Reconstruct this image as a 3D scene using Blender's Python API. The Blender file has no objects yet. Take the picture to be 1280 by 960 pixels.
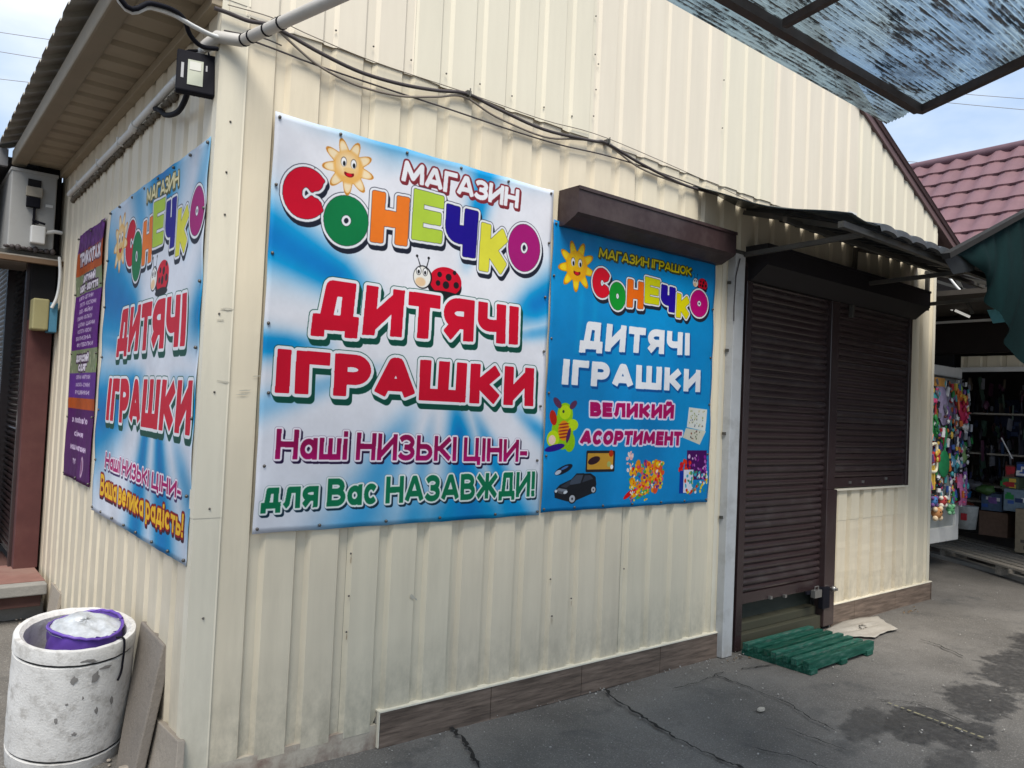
import bpy, bmesh, math, random
import numpy as np
from mathutils import Vector, Matrix
rnd = random.Random(7)
S = bpy.context.scene
COL = S.collection
# ------------------------------------------------------------------ camera
CF, CYAW, CPITCH, CROLL = 973.356, 0.680436308, 0.0335787185, 0.0445194824
CP = Vector((-0.97251, -3.12510, 1.55))
_F = Vector((math.sin(CYAW)*math.cos(CPITCH), math.cos(CYAW)*math.cos(CPITCH), math.sin(CPITCH)))
_R0 = Vector((math.cos(CYAW), -math.sin(CYAW), 0)); _U0 = _R0.cross(_F)
_R = math.cos(CROLL)*_R0 + math.sin(CROLL)*_U0
_U = -math.sin(CROLL)*_R0 + math.cos(CROLL)*_U0
cam = bpy.data.cameras.new('camera'); co = bpy.data.objects.new('camera', cam); COL.objects.link(co)
co.matrix_world = Matrix(((_R.x, _U.x, -_F.x, CP.x), (_R.y, _U.y, -_F.y, CP.y), (_R.z, _U.z, -_F.z, CP.z), (0, 0, 0, 1)))
cam.sensor_width = 36; cam.lens = CF/1280*36; cam.clip_start = .02; cam.clip_end = 2000
S.camera = co
def ray(u, v): return _F + (u-640)/CF*_R - (v-480)/CF*_U
def at(u, v, ax, val):
    """point of a known plane (x, y or z = val) that the photograph shows at pixel u, v"""
    i = 'xyz'.index(ax); d = ray(u, v); return CP + d*((val-CP[i])/d[i])
# ------------------------------------------------------------------ world and light
SUN_EL, SUN_AZ = math.radians(57), math.radians(212)      # azimuth clockwise from +y
w = bpy.data.worlds.new('World'); S.world = w; w.use_nodes = True
nt = w.node_tree; nt.nodes.clear()
def wn(t, **k):
    n = nt.nodes.new(t)
    for a, b in k.items(): setattr(n, a, b)
    return n
sky = wn('ShaderNodeTexSky', sky_type='NISHITA', sun_disc=False, sun_elevation=SUN_EL, sun_rotation=SUN_AZ, air_density=1.0, dust_density=1.0, ozone_density=1.5)
tc = wn('ShaderNodeTexCoord'); mp = wn('ShaderNodeMapping'); mp.inputs['Scale'].default_value = (1.6, 1.6, 4.2)
mp.inputs['Location'].default_value = (0.4, .2, .3)
no = wn('ShaderNodeTexNoise'); no.inputs['Scale'].default_value = 1.5; no.inputs['Detail'].default_value = 7; no.inputs['Roughness'].default_value = .5
rp = wn('ShaderNodeValToRGB'); rp.color_ramp.elements[0].position = .36; rp.color_ramp.elements[1].position = .72
mx = wn('ShaderNodeMix', data_type='RGBA'); mx.inputs[7].default_value = (10.4, 10.7, 11.1, 1)
hv = wn('ShaderNodeMix', data_type='RGBA'); hv.inputs[0].default_value = .75; hv.inputs[7].default_value = (4.0, 6.1, 9.3, 1)
bg = wn('ShaderNodeBackground'); bg.inputs['Strength'].default_value = .07
wo = wn('ShaderNodeOutputWorld'); L = nt.links.new
L(tc.outputs['Generated'], mp.inputs['Vector']); L(mp.outputs[0], no.inputs['Vector']); L(no.outputs['Fac'], rp.inputs[0])
L(sky.outputs[0], hv.inputs[6]); L(hv.outputs[2], mx.inputs[6]); L(rp.outputs[0], mx.inputs[0]); L(mx.outputs[2], bg.inputs['Color']); L(bg.outputs[0], wo.inputs[0])
sl = bpy.data.lights.new('sun', 'SUN'); sl.energy = 3.1; sl.angle = math.radians(34); sl.color = (1, .95, .87)
so = bpy.data.objects.new('sun', sl); COL.objects.link(so)
sd = Vector((math.sin(SUN_AZ)*math.cos(SUN_EL), math.cos(SUN_AZ)*math.cos(SUN_EL), math.sin(SUN_EL)))
so.rotation_euler = sd.to_track_quat('Z', 'Y').to_euler(); so.location = (0, -5, 12)
S.view_settings.view_transform = 'Standard'; S.view_settings.look = 'None'; S.view_settings.exposure = 0.72; S.view_settings.gamma = 1
try:
    S.cycles.use_denoising = True; S.cycles.max_bounces = 6; S.cycles.transparent_max_bounces = 12
except Exception: pass

# ------------------------------------------------------------------ materials
def srgb(r, g, b): return tuple((c/255/12.92 if c/255 <= .04045 else ((c/255+.055)/1.055)**2.4) for c in (r, g, b))
MATS = {}
def mat(name, c, rough=.6, metal=0, var=.12, vscale=6, stretch=(1, 1, 1), dirt=None, dscale=3, damt=.35, bump=0, bscale=60, spec=.4, alpha=None, emit=None, low=None, bstretch=(1, 1, 1)):
    """principled surface: base colour with noise variation, blotchy dirt, fine relief, optional grime towards the foot of a wall (splash dirt)"""
    if name in MATS: return MATS[name]
    m = bpy.data.materials.new(name); m.use_nodes = True; t = m.node_tree; N = t.nodes; l = t.links.new
    p = N['Principled BSDF']; p.inputs['Roughness'].default_value = rough; p.inputs['Metallic'].default_value = metal
    p.inputs['Specular IOR Level'].default_value = spec*.7
    g = N.new('ShaderNodeNewGeometry')
    def noise(scale, st, detail=5, rg=.6):
        mpn = N.new('ShaderNodeMapping'); mpn.inputs['Scale'].default_value = st; l(g.outputs['Position'], mpn.inputs['Vector'])
        n = N.new('ShaderNodeTexNoise'); n.inputs['Scale'].default_value = scale; n.inputs['Detail'].default_value = detail; n.inputs['Roughness'].default_value = rg
        l(mpn.outputs[0], n.inputs['Vector']); return n.outputs['Fac']
    def mix(f, a, b):
        x = N.new('ShaderNodeMix'); x.data_type = 'RGBA'
        for s, v in ((0, f), (6, a), (7, b)):
            if isinstance(v, (int, float)): x.inputs[s].default_value = v
            elif isinstance(v, tuple): x.inputs[s].default_value = (*v[:3], 1)
            else: l(v, x.inputs[s])
        return x.outputs[2]
    def ramp(f, a, b):
        r = N.new('ShaderNodeMapRange'); r.inputs[1].default_value = a; r.inputs[2].default_value = b; l(f, r.inputs[0]); return r.outputs[0]
    def mul(a, b):
        x = N.new('ShaderNodeMath'); x.operation = 'MULTIPLY'
        for i, v in enumerate((a, b)):
            if isinstance(v, (int, float)): x.inputs[i].default_value = v
            else: l(v, x.inputs[i])
        return x.outputs[0]
    lo = tuple(x*(1-var) for x in c); hi = tuple(min(1, x*(1+var)) for x in c)
    col = mix(ramp(noise(vscale, stretch), .3, .7), lo, hi)
    if dirt:
        col = mix(mul(ramp(noise(dscale, stretch, 8, .7), .5, .75), damt), col, dirt)
    if low:
        sep = N.new('ShaderNodeSeparateXYZ'); l(g.outputs['Position'], sep.inputs[0])
        h = ramp(sep.outputs[2], low[1], low[0]); col = mix(mul(mul(h, ramp(noise(14, (1, 1, .6), 8, .7), .35, .65)), low[2]), col, low[3])
    l(col, p.inputs['Base Color'])
    if bump:
        b = N.new('ShaderNodeBump'); b.inputs['Strength'].default_value = bump; b.inputs['Distance'].default_value = .01
        l(noise(bscale, bstretch, 4), b.inputs['Height']); l(b.outputs[0], p.inputs['Normal'])
    if alpha is not None: p.inputs['Alpha'].default_value = alpha
    if emit: p.inputs['Emission Color'].default_value = (*emit[0], 1); p.inputs['Emission Strength'].default_value = emit[1]
    MATS[name] = m; return m
CREAM = (.67, .60, .455)
M_wall = mat('cream_painted_sheet', CREAM, .42, var=.05, vscale=2.2, stretch=(5, 5, .5), dirt=(.40, .37, .29), dscale=2.1, damt=.2, bump=.12, bscale=9, low=(.06, .5, .65, (.22, .21, .16)))
M_wall2 = mat('cream_painted_sheet_upper', (.655, .605, .48), .42, var=.04, vscale=2.0, stretch=(5, 5, .5), dirt=(.5, .46, .37), dscale=1.4, damt=.15, bump=.05, bscale=9)
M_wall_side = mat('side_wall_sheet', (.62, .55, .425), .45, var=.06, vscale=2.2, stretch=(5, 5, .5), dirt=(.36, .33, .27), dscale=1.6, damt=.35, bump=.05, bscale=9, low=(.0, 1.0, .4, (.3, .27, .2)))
M_trim = mat('cream_corner_flashing', (.66, .61, .49), .4, var=.05, vscale=3, stretch=(3, 3, .6), dirt=(.4, .37, .3), dscale=2.2, damt=.3, bump=.04, bscale=12, low=(0, .5, .5, (.3, .27, .2)))
M_plinth = mat('whitewashed_plinth', (.5, .44, .35), .8, dirt=(.16, .07, .05), dscale=5, damt=.8, bump=.4, bscale=40, low=(-.02, .09, .95, (.12, .06, .05)))
M_brownsteel = mat('brown_coated_steel', srgb(56, 43, 44), .42, var=.1, dirt=(.12, .1, .09), damt=.4, bump=.03)
M_shutter = mat('dark_brown_shutter', srgb(53, 40, 40), .27, spec=1.1, var=.12, vscale=5, dirt=(.06, .052, .05), dscale=3, damt=.35, stretch=(1, 1, 1))
M_verge = mat('brown_verge', srgb(104, 84, 84), .5, var=.08)
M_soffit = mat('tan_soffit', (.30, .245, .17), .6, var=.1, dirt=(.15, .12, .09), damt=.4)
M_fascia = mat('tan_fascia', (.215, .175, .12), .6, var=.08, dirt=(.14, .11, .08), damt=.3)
M_roofund = mat('galvanised_roof_sheet', (.30, .28, .235), .55, var=.15, dirt=(.12, .10, .08), damt=.5, dscale=5)
M_screw = mat('weathered_screw', (.12, .11, .1), .4, metal=.6)
M_black = mat('black_plastic', (.006, .006, .010), .7, var=.2, spec=.2)
M_cable = mat('dark_cable', (.06, .05, .05), .55, var=.2)
M_cable2 = mat('grey_brown_cable', (.2, .17, .14), .55, var=.2)
M_pipe = mat('grey_plastic_pipe', (.45, .43, .4), .5, dirt=(.2, .18, .16), damt=.4)
M_white = mat('dirty_white_plastic', (.62, .62, .6), .45, dirt=(.3, .28, .25), damt=.35)
M_post = mat('chipped_blue_white_post', (.46, .465, .46), .6, var=.06, dirt=(.22, .2, .18), dscale=7, damt=.5, low=(0, .25, .6, (.25, .22, .18)))
M_dark = mat('near_black', (.012, .011, .012), .8)
M_conc = mat('rough_concrete', (.36, .35, .33), .9, var=.15, vscale=9, dirt=(.16, .15, .14), dscale=6, damt=.6, bump=.5, bscale=70)
M_concw = mat('whitewashed_concrete', (.60, .585, .56), .9, var=.12, vscale=6, dirt=(.24, .22, .195), dscale=16, damt=.85, bump=.3, bscale=110, low=(.0, .25, .35, (.3, .28, .26)))
M_green = mat('green_painted_wood', srgb(14, 72, 58), .6, var=.35, vscale=9, stretch=(1, 6, 6), dirt=(.10, .15, .135), dscale=9, damt=.65, bump=.2, bscale=30, bstretch=(1, 8, 8))
M_awn = mat('dark_awning_sheet', (.035, .038, .04), .45, var=.3, dirt=(.09, .085, .075), dscale=6, damt=.5)
M_awnsteel = mat('dull_dark_steel', (.09, .088, .08), .5, metal=.3, var=.2, dirt=(.12, .08, .05), damt=.5)
M_woodgrey = mat('weathered_board', (.30, .27, .23), .85, var=.25, vscale=5, stretch=(2, 14, 14), dirt=(.1, .09, .07), damt=.5, bump=.3, bscale=20, bstretch=(1, 8, 8))
M_tile = mat('wood_look_tile', (.165, .122, .094), .45, var=.5, vscale=3.4, stretch=(1.1, 1, 13), dirt=(.055, .038, .03), dscale=5.5, damt=1.0, bump=.15, bscale=20, bstretch=(1, 1, 9))
M_redtile = mat('red_floor_tile', (.21, .108, .088), .8, var=.15, dirt=(.2, .16, .13), damt=.5)
M_redpost = mat('oxide_red_post', (.085, .03, .028), .7, var=.15, dirt=(.1, .05, .04), damt=.5)
M_kerbc = mat('grey_step_concrete', (.24, .23, .21), .9, var=.15, bump=.3)
M_metaltile = mat('wine_metal_tile', (.165, .090, .100), .55, var=.10, vscale=3, dirt=(.12, .07, .07), damt=.45, dscale=5)
M_cap = mat('wine_ridge', (.13, .075, .09), .5)
M_net = None

# ------------------------------------------------------------------ mesh helpers
class MB:
    def __init__(s): s.v = []; s.f = []; s.sm = []
    def add(s, vs, fs, smooth=False):
        o = len(s.v); s.v += [tuple(x) for x in vs]; s.f += [tuple(i+o for i in f) for f in fs]; s.sm += [smooth]*len(fs); return s
    def box(s, a, b, R=None, c=None):
        (x0, y0, z0), (x1, y1, z1) = a, b
        vs = [Vector((x, y, z)) for x in (x0, x1) for y in (y0, y1) for z in (z0, z1)]
        if R is not None: c = Vector(c); vs = [R @ (q-c)+c for q in vs]
        return s.add(vs, [(0, 1, 3, 2), (4, 6, 7, 5), (0, 4, 5, 1), (2, 3, 7, 6), (0, 2, 6, 4), (1, 5, 7, 3)])
    def hexa(s, p): return s.add(p, [(0, 1, 2, 3), (7, 6, 5, 4), (0, 4, 5, 1), (1, 5, 6, 2), (2, 6, 7, 3), (3, 7, 4, 0)])
    def bar(s, a, b, wd, ht, up=(0, 0, 1)):
        a, b = Vector(a), Vector(b); d = (b-a).normalized(); u = Vector(up); r = d.cross(u).normalized()*wd/2; u = r.cross(d).normalized()*ht/2
        return s.hexa([a-r-u, a+r-u, a+r+u, a-r+u, b-r-u, b+r-u, b+r+u, b-r+u])
    def tube(s, pts, r, n=8, cap=True):
        pts = [Vector(p) for p in pts]; rings = []; up = Vector((0.1, .2, 1))
        for i, p in enumerate(pts):
            d = (pts[min(i+1, len(pts)-1)]-pts[max(i-1, 0)]).normalized(); a = d.cross(up)
            if a.length < .05: a = d.cross(Vector((1, 0, 0)))
            a.normalize(); b = d.cross(a); rr = r[i] if isinstance(r, (list, tuple)) else r
            rings.append([p+rr*(math.cos(2*math.pi*k/n)*a+math.sin(2*math.pi*k/n)*b) for k in range(n)])
        vs = [q for g in rings for q in g]; fs = [(i*n+k, i*n+(k+1) % n, (i+1)*n+(k+1) % n, (i+1)*n+k) for i in range(len(pts)-1) for k in range(n)]
        s.add(vs, fs, True)
        if cap: s.add(rings[0], [tuple(range(n))]); s.add(rings[-1], [tuple(range(n))[::-1]])
        return s
    def lathe(s, prof, n=32, c=(0, 0, 0), fn=None):
        vs = []
        for r, z in prof:
            for k in range(n):
                a = 2*math.pi*k/n; q = Vector((c[0]+r*math.cos(a), c[1]+r*math.sin(a), c[2]+z)); vs.append(fn(q) if fn else q)
        return s.add(vs, [(i*n+k, i*n+(k+1) % n, (i+1)*n+(k+1) % n, (i+1)*n+k) for i in range(len(prof)-1) for k in range(n)], True)
    def ball(s, c, r, n=10, m=7, fn=None):
        rx, ry, rz = r if isinstance(r, tuple) else (r, r, r)
        prof = [(math.sin(math.pi*i/m), -math.cos(math.pi*i/m)) for i in range(m+1)]; vs = []
        for q, z in prof:
            for k in range(n):
                a = 2*math.pi*k/n; p = Vector((c[0]+rx*q*math.cos(a), c[1]+ry*q*math.sin(a), c[2]+rz*z)); vs.append(fn(p) if fn else p)
        return s.add(vs, [(i*n+k, i*n+(k+1) % n, (i+1)*n+(k+1) % n, (i+1)*n+k) for i in range(m) for k in range(n)], True)
    def mesh(s, name, m):
        me = bpy.data.meshes.new(name); me.from_pydata(s.v, [], s.f); me.materials.append(m)
        me.polygons.foreach_set('use_smooth', s.sm); me.update(); return me
    def build(s, name, m, parent=None, bevel=0, loc=None):
        return link(name, s.mesh(name, m), parent, bevel, loc)
W = {}
def link(name, me, parent=None, bevel=0, loc=None):
    o = bpy.data.objects.new(name, me); COL.objects.link(o)
    if loc: o.location = loc
    W[o.name] = Vector(loc) if loc else Vector((0, 0, 0))
    if parent: o.parent = parent; o.matrix_parent_inverse = Matrix.Translation(-W[parent.name])
    if bevel:
        b = o.modifiers.new('bevel', 'BEVEL'); b.width = bevel; b.segments = 2; b.limit_method = 'ANGLE'
    return o
def thing(name, label, cat, loc=(0, 0, 0), group=None):
    o = bpy.data.objects.new(name, None); COL.objects.link(o); o.location = loc; W[o.name] = Vector(loc); o.empty_display_size = .1
    return tag(o, label, cat, group)
def tag(o, label, cat, group=None, kind=None):
    if label: o['label'] = label
    if cat: o['category'] = cat
    if group: o['group'] = group
    if kind: o['kind'] = kind
    return o
def kind(o, k): o['kind'] = k; return o
def fn1(x, s=1.0):
    """cheap smooth 1-D pseudo noise"""
    return (math.sin(x*1.7*s+.3)+math.sin(x*3.1*s+1.9)*.6+math.sin(x*6.3*s+4.1)*.3)/1.9

# ------------------------------------------------------------------ ground
def ground():
    m = bpy.data.materials.new('worn_asphalt'); m.use_nodes = True; t = m.node_tree; N = t.nodes; l = t.links.new; p = N['Principled BSDF']
    g = N.new('ShaderNodeNewGeometry')
    def noise(sc, d=6, rg=.6, st=None):
        n = N.new('ShaderNodeTexNoise'); n.inputs['Scale'].default_value = sc; n.inputs['Detail'].default_value = d; n.inputs['Roughness'].default_value = rg
        if st:
            q = N.new('ShaderNodeMapping'); q.inputs['Scale'].default_value = st; l(g.outputs['Position'], q.inputs[0]); l(q.outputs[0], n.inputs['Vector'])
        else: l(g.outputs['Position'], n.inputs['Vector'])
        return n.outputs['Fac']
    def rng(f, a, b, c=0, d=1):
        r = N.new('ShaderNodeMapRange'); r.inputs[1].default_value = a; r.inputs[2].default_value = b; r.inputs[3].default_value = c; r.inputs[4].default_value = d; l(f, r.inputs[0]); return r.outputs[0]
    def mix(f, a, b):
        x = N.new('ShaderNodeMix'); x.data_type = 'RGBA'
        for s_, v in ((0, f), (6, a), (7, b)):
            if isinstance(v, (int, float)): x.inputs[s_].default_value = v
            elif isinstance(v, tuple): x.inputs[s_].default_value = (*v, 1)
            else: l(v, x.inputs[s_])
        return x.outputs[2]
    def math2(op, a, b):
        x = N.new('ShaderNodeMath'); x.operation = op
        for i, v in enumerate((a, b)):
            if isinstance(v, (int, float)): x.inputs[i].default_value = v
            else: l(v, x.inputs[i])
        return x.outputs[0]
    base = mix(rng(noise(1.3, 5), .35, .65), (.118, .108, .096), (.190, .176, .158))
    base = mix(rng(noise(160, 3, .8), .42, .62, 0, .5), base, (.055, .053, .052))
    base = mix(rng(noise(120, 2, .6), .60, .66, 0, .6), base, (.32, .30, .27))
    base = mix(rng(noise(3.1, 8, .7), .55, .68, 0, .6), base, (.068, .067, .065))
    # wet / oil patches with ragged outlines
    sep = N.new('ShaderNodeSeparateXYZ'); l(g.outputs['Position'], sep.inputs[0])
    def patch(cx, cy, ang, a, b, edge=.35, amp=1.3, sc=2.2):
        ca, sa = math.cos(ang), math.sin(ang)
        dx = math2('SUBTRACT', sep.outputs[0], cx); dy = math2('SUBTRACT', sep.outputs[1], cy)
        u = math2('DIVIDE', math2('ADD', math2('MULTIPLY', dx, ca), math2('MULTIPLY', dy, sa)), a)
        v = math2('DIVIDE', math2('SUBTRACT', math2('MULTIPLY', dy, ca), math2('MULTIPLY', dx, sa)), b)
        d = math2('SQRT', math2('ADD', math2('MULTIPLY', u, u), math2('MULTIPLY', v, v)), 0)
        d = math2('ADD', d, math2('MULTIPLY', math2('SUBTRACT', noise(sc, 6, .65), .5), amp))
        return rng(d, 1-edge, 1, 1, 0)
    c2 = at(1235, 715, 'z', 0)
    f = None
    for u, v, ra, rb, st in ((1085, 902, .30, .13, .8), (1150, 903, .34, .2, 1), (1200, 915, .30, .17, 1), (1225, 872, .42, .2, 1), (1275, 838, .6, .26, 1), (1330, 815, .9, .35, 1), (1190, 948, .3, .1, .7)):
        q = at(u, v, 'z', 0); k = patch(q.x, q.y, .2, ra, rb, .22, 1.7, 7); k = k if st == 1 else math2('MULTIPLY', k, st); f = k if f is None else math2('MAXIMUM', f, k)
    f = math2('MULTIPLY', f, rng(noise(26, 6, .7), .3, .55, .55, 1))
    f = math2('MAXIMUM', f, math2('MULTIPLY', patch(c2.x, c2.y, -.3, 1.6, .34, .8, 1.4, 3), .35))
    col = mix(math2('MULTIPLY', f, .82), base, (.032, .031, .031)); l(col, p.inputs['Base Color'])
    l(rng(f, 0, 1, .9, .5), p.inputs['Roughness']); p.inputs['Specular IOR Level'].default_value = .3
    b1 = N.new('ShaderNodeBump'); b1.inputs['Strength'].default_value = .5; b1.inputs['Distance'].default_value = .008; l(noise(110, 3, .7), b1.inputs['Height'])
    b2 = N.new('ShaderNodeBump'); b2.inputs['Strength'].default_value = .4; b2.inputs['Distance'].default_value = .04; l(noise(6, 4), b2.inputs['Height']); l(b1.outputs[0], b2.inputs['Normal']); l(b2.outputs[0], p.inputs['Normal'])
    b = MB(); xs = [-600, -60] + [x*.25 for x in range(-16, 61)] + [60, 600]; ys = [-600, -60] + [y*.25 for y in range(-16, 33)] + [60, 600]
    vs = [(x, y, (.006*fn1(x*1.3+y*.7)+.005*fn1(y*2.1-x*.5)-.006) if -5 < x < 16 and -5 < y < 9 else -.006) for y in ys for x in xs]; nx = len(xs)
    b.add(vs, [(j*nx+i, j*nx+i+1, (j+1)*nx+i+1, (j+1)*nx+i) for j in range(len(ys)-1) for i in range(nx-1)], True)
    kind(b.build('asphalt_ground', m), 'structure')
    # open cracks
    mc = mat('crack_shadow_soil', (.022, .02, .018), .95)
    cr = [[(755, 862), (775, 880), (800, 895), (830, 915), (865, 935), (905, 952), (930, 962)],
          [(560, 905), (578, 925), (590, 945), (600, 962)],
          [(895, 845), (935, 860), (985, 880), (1015, 900), (1045, 915)],
          [(940, 935), (1000, 950), (1040, 965)], [(980, 910), (1010, 922), (1060, 940)],
          [(925, 838), (960, 832), (1000, 828)], [(1095, 875), (1150, 880), (1210, 905)], [(1150, 800), (1175, 808), (1205, 822)],
          [(905, 840), (880, 852), (840, 862)]]
    b = MB()
    for k, pl in enumerate(cr):
        P = [at(u, v, 'z', 0) for u, v in pl]; Q = []
        for i in range(len(P)-1):
            for s in range(8): Q.append(P[i].lerp(P[i+1], s/8)+Vector((rnd.uniform(-.011, .011), rnd.uniform(-.011, .011), 0)))
        Q.append(P[-1]); hw = (.009, .009, .004, .004, .004, .004, .004, .006, .003)[k]; vs = []
        for i, q in enumerate(Q):
            d = (Q[min(i+1, len(Q)-1)]-Q[max(i-1, 0)]); nrm = Vector((-d.y, d.x, 0)).normalized()*hw*rnd.uniform(.3, 1.3)*(1 if 0 < i < len(Q)-1 else .1)
            vs += [(q.x-nrm.x, q.y-nrm.y, .0075), (q.x+nrm.x, q.y+nrm.y, .0075)]
        b.add(vs, [(2*i, 2*i+1, 2*i+3, 2*i+2) for i in range(len(Q)-1)])
    kind(b.build('asphalt_crack', mc), 'stuff')
    # faded painted line
    b = MB(); a, c = at(1110, 880, 'z', 0), at(1232, 925, 'z', 0); d = (c-a).normalized(); n = Vector((-d.y, d.x, 0))
    for i in range(14):
        p0 = a.lerp(c, i/14); p1 = a.lerp(c, (i+rnd.uniform(.5, .97))/14); hw = .009*rnd.uniform(.5, 1.1)
        b.add([(*(p0-n*hw).xy, .0085), (*(p1-n*hw).xy, .0085), (*(p1+n*hw).xy, .0085), (*(p0+n*hw).xy, .0085)], [(0, 1, 2, 3)])
    kind(b.build('faded_yellow_line', mat('faded_yellow_paint', (.28, .25, .15), .8)), 'structure')
    # gravel chips and crumbs on the asphalt
    b = MB()
    for i in range(420):
        u, v = rnd.uniform(480, 1270), rnd.uniform(730, 958); q = at(u, v, 'z', 0)
        if q.y > -.03 and q.x < 6.6: continue
        if rnd.random() < .45 and q.x < 6: q.y = -abs(rnd.gauss(.04, .05))-.02
        r = rnd.choice((.0025, .003, .004, .006)); b.ball((q.x, q.y, r*.7+.002), (r*rnd.uniform(.7, 1.4), r, r*.7), 5, 3)
    kind(b.build('gravel_chips', mat('pale_gravel', (.34, .32, .29), .9, var=.4, vscale=20)), 'stuff')
    # two pale flat chips, a leaf
    for (u, v, r, lab, c) in ((952, 888, .035, 'pale flat mortar chip lying alone on the open asphalt in front of the green pallet', (.42, .38, .32)), (583, 895, .022, 'small white chip on the asphalt below the first baseboard tile joint', (.6, .58, .54))):
        q = at(u, v, 'z', 0); b = MB(); k = 7
        ring = [(q.x+r*rnd.uniform(.6, 1.1)*math.cos(a*2*math.pi/k), q.y+r*.6*rnd.uniform(.6, 1.1)*math.sin(a*2*math.pi/k)) for a in range(k)]
        b.add([(x, y, .002) for x, y in ring]+[(x, y, .012) for x, y in ring], [tuple(range(k, 2*k))]+[(i, (i+1) % k, k+(i+1) % k, k+i) for i in range(k)])
        tag(b.build('stone_chip', mat('chip_'+str(u), c, .9)), lab, 'stone chip')
ground()

# ------------------------------------------------------------------ profiled sheets
PITCH, DEPTH = .2, .019
PROF = [(0, 0), (.115, 0), (.128, 1), (.168, 1), (.186, 0)]       # plateau, flank, groove floor, flank
def prof_pts(a, b, off=0.0):
    """(s, depth) along the wall between a and b following the groove profile"""
    out = []; k = math.floor((a-off)/PITCH)-1
    def h(s):
        t = (s-off) % PITCH
        for (t0, h0), (t1, h1) in zip(PROF, PROF[1:]+[(PITCH, 0)]):
            if t0 <= t <= t1: return h0+(h1-h0)*(t-t0)/(t1-t0)
        return 0
    out.append((a, h(a)))
    while k*PITCH+off < b:
        for t, hh in PROF:
            s = k*PITCH+off+t
            if a+1e-5 < s < b-1e-5: out.append((s, hh))
        k += 1
    out.append((b, h(b))); return out
def fsheet(a, b, z0, z1, yo=0.0, off=.0, front=True, dent=0, dep=None):
    """profiled sheet on the front (plane y) or side (plane x) wall; z0/z1 numbers or functions of s"""
    pts = prof_pts(a, b, off); m = MB(); rows = 14 if dent else 1; vs = []
    f0 = z0 if callable(z0) else (lambda s: z0); f1 = z1 if callable(z1) else (lambda s: z1)
    for r in range(rows+1):
        for s, h in pts:
            z = f0(s)+(f1(s)-f0(s))*r/rows; d = h*(dep or DEPTH)+yo+(.0022*fn1(s*2.3+r*1.1)*dent if 0 < r < rows else 0)
            vs.append((s, d, z) if front else (d, s, z))
    n = len(pts); m.add(vs, [(r*n+i, r*n+i+1, (r+1)*n+i+1, (r+1)*n+i) for r in range(rows) for i in range(n-1)])
    # returned edge so that the sheet has visible thickness
    t = .0012; base = [vs[i] for i in range(n)]; back = [((x, y+t, z) if front else (x+t, y, z)) for x, y, z in base]
    m.add(base+back, [(i, i+1, n+i+1, n+i) for i in range(n-1)])
    return m
shop = thing('market_shop', 'cream profiled sheet market shop with brown shutters, gable roof and banners on two walls', 'shop building', (0, 0, 0))
OFF = .0886-.2+.0+.017   # groove phase on the front wall
RZ, RX, SL = 3.44, 6.58, .457
def gab(x): return RZ+SL*(x if x < RX/2 else RX-x)-.04
TOP = 3.12
M_wallB = mat('cream_painted_sheet_warm', (.675, .595, .45), .42, var=.06, vscale=1.7, stretch=(5, 5, .5), dirt=(.40, .35, .27), dscale=1.9, damt=.2, bump=.12, bscale=8, low=(.08, .5, .6, (.22, .20, .15)))
M_wall2B = mat('cream_upper_sheet_warm', (.665, .60, .485), .42, var=.05, vscale=1.6, stretch=(5, 5, .5), dirt=(.5, .43, .36), dscale=1.2, damt=.2, bump=.05, bscale=8)
_pc = [0]
def panel(b, m=M_wall):
    _pc[0] += 1; m = {M_wall: M_wallB, M_wall2: M_wall2B}.get(m, m) if _pc[0] % 2 else m
    return b.build('wall_panel', m, shop)
panel(fsheet(.10, .672, .075, TOP, 0, OFF, dent=1)); panel(fsheet(.672, 1.254, lambda s: .075 if s < .858 else .162, TOP, -.0015, OFF, dent=1))
panel(fsheet(1.254, 2.45, .162, TOP, 0, OFF, dent=1)); panel(fsheet(2.45, 3.50, .162, TOP, -.0015, OFF, dent=1))
panel(fsheet(3.50, 6.05, 2.60, TOP, 0, OFF))
panel(fsheet(4.80, 6.02, .80, 1.036, -.003, OFF, dep=.045)); panel(fsheet(4.80, 6.02, .162, .82, 0, OFF, dent=1, dep=.045)); panel(fsheet(6.02, 6.50, .162, TOP, 0, OFF))
for a, b_ in ((.02, .88), (.88, 2.055), (2.055, 3.233), (3.233, 3.82), (3.82, 5.03), (5.03, 6.52)):
    k = .0015 if (a in (.88, 3.233, 5.03)) else 0
    panel(fsheet(a, b_, lambda s: TOP-.03+.004*fn1(s*9), gab, -.008-k, OFF, dep=.012), M_wall2)
# wall core behind the sheets so nothing shows through
b = MB(); b.box((.03, .03, .0), (3.52, .06, 3.4)); b.box((3.52, .03, 2.66), (6.05, .06, 3.4)); b.box((4.8, .055, 0), (6.52, .075, 1.0)); b.box((6.03, .03, 1.0), (6.52, .06, 3.4))
b.add([(.03, .045, 3.4), (6.50, .045, 3.4), (6.50, .045, 3.38+.02), (3.29, .045, 4.86)], [(0, 1, 2, 3)])
b.box((.03, .06, 0), (.06, 3.6, 3.3)); b.box((6.47, .06, 0), (6.50, 3.6, 3.3)); b.box((.03, 3.6, 0), (6.50, 3.63, 3.3)); b.build('wall_core', M_dark, shop)
fsheet(.03, 3.62, .02, 3.3, 6.53, 0, False).build('wall_panel', M_wall, shop)
# side wall
SOFF = .838-.178
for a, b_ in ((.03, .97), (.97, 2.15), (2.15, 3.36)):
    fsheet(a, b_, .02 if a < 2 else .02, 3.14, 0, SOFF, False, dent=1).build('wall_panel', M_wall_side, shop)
b = MB(); b.box((-.003, 3.36, .02), (.05, 3.5, 3.14)); b.build('edge_flashing', M_wall_side, shop)
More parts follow.
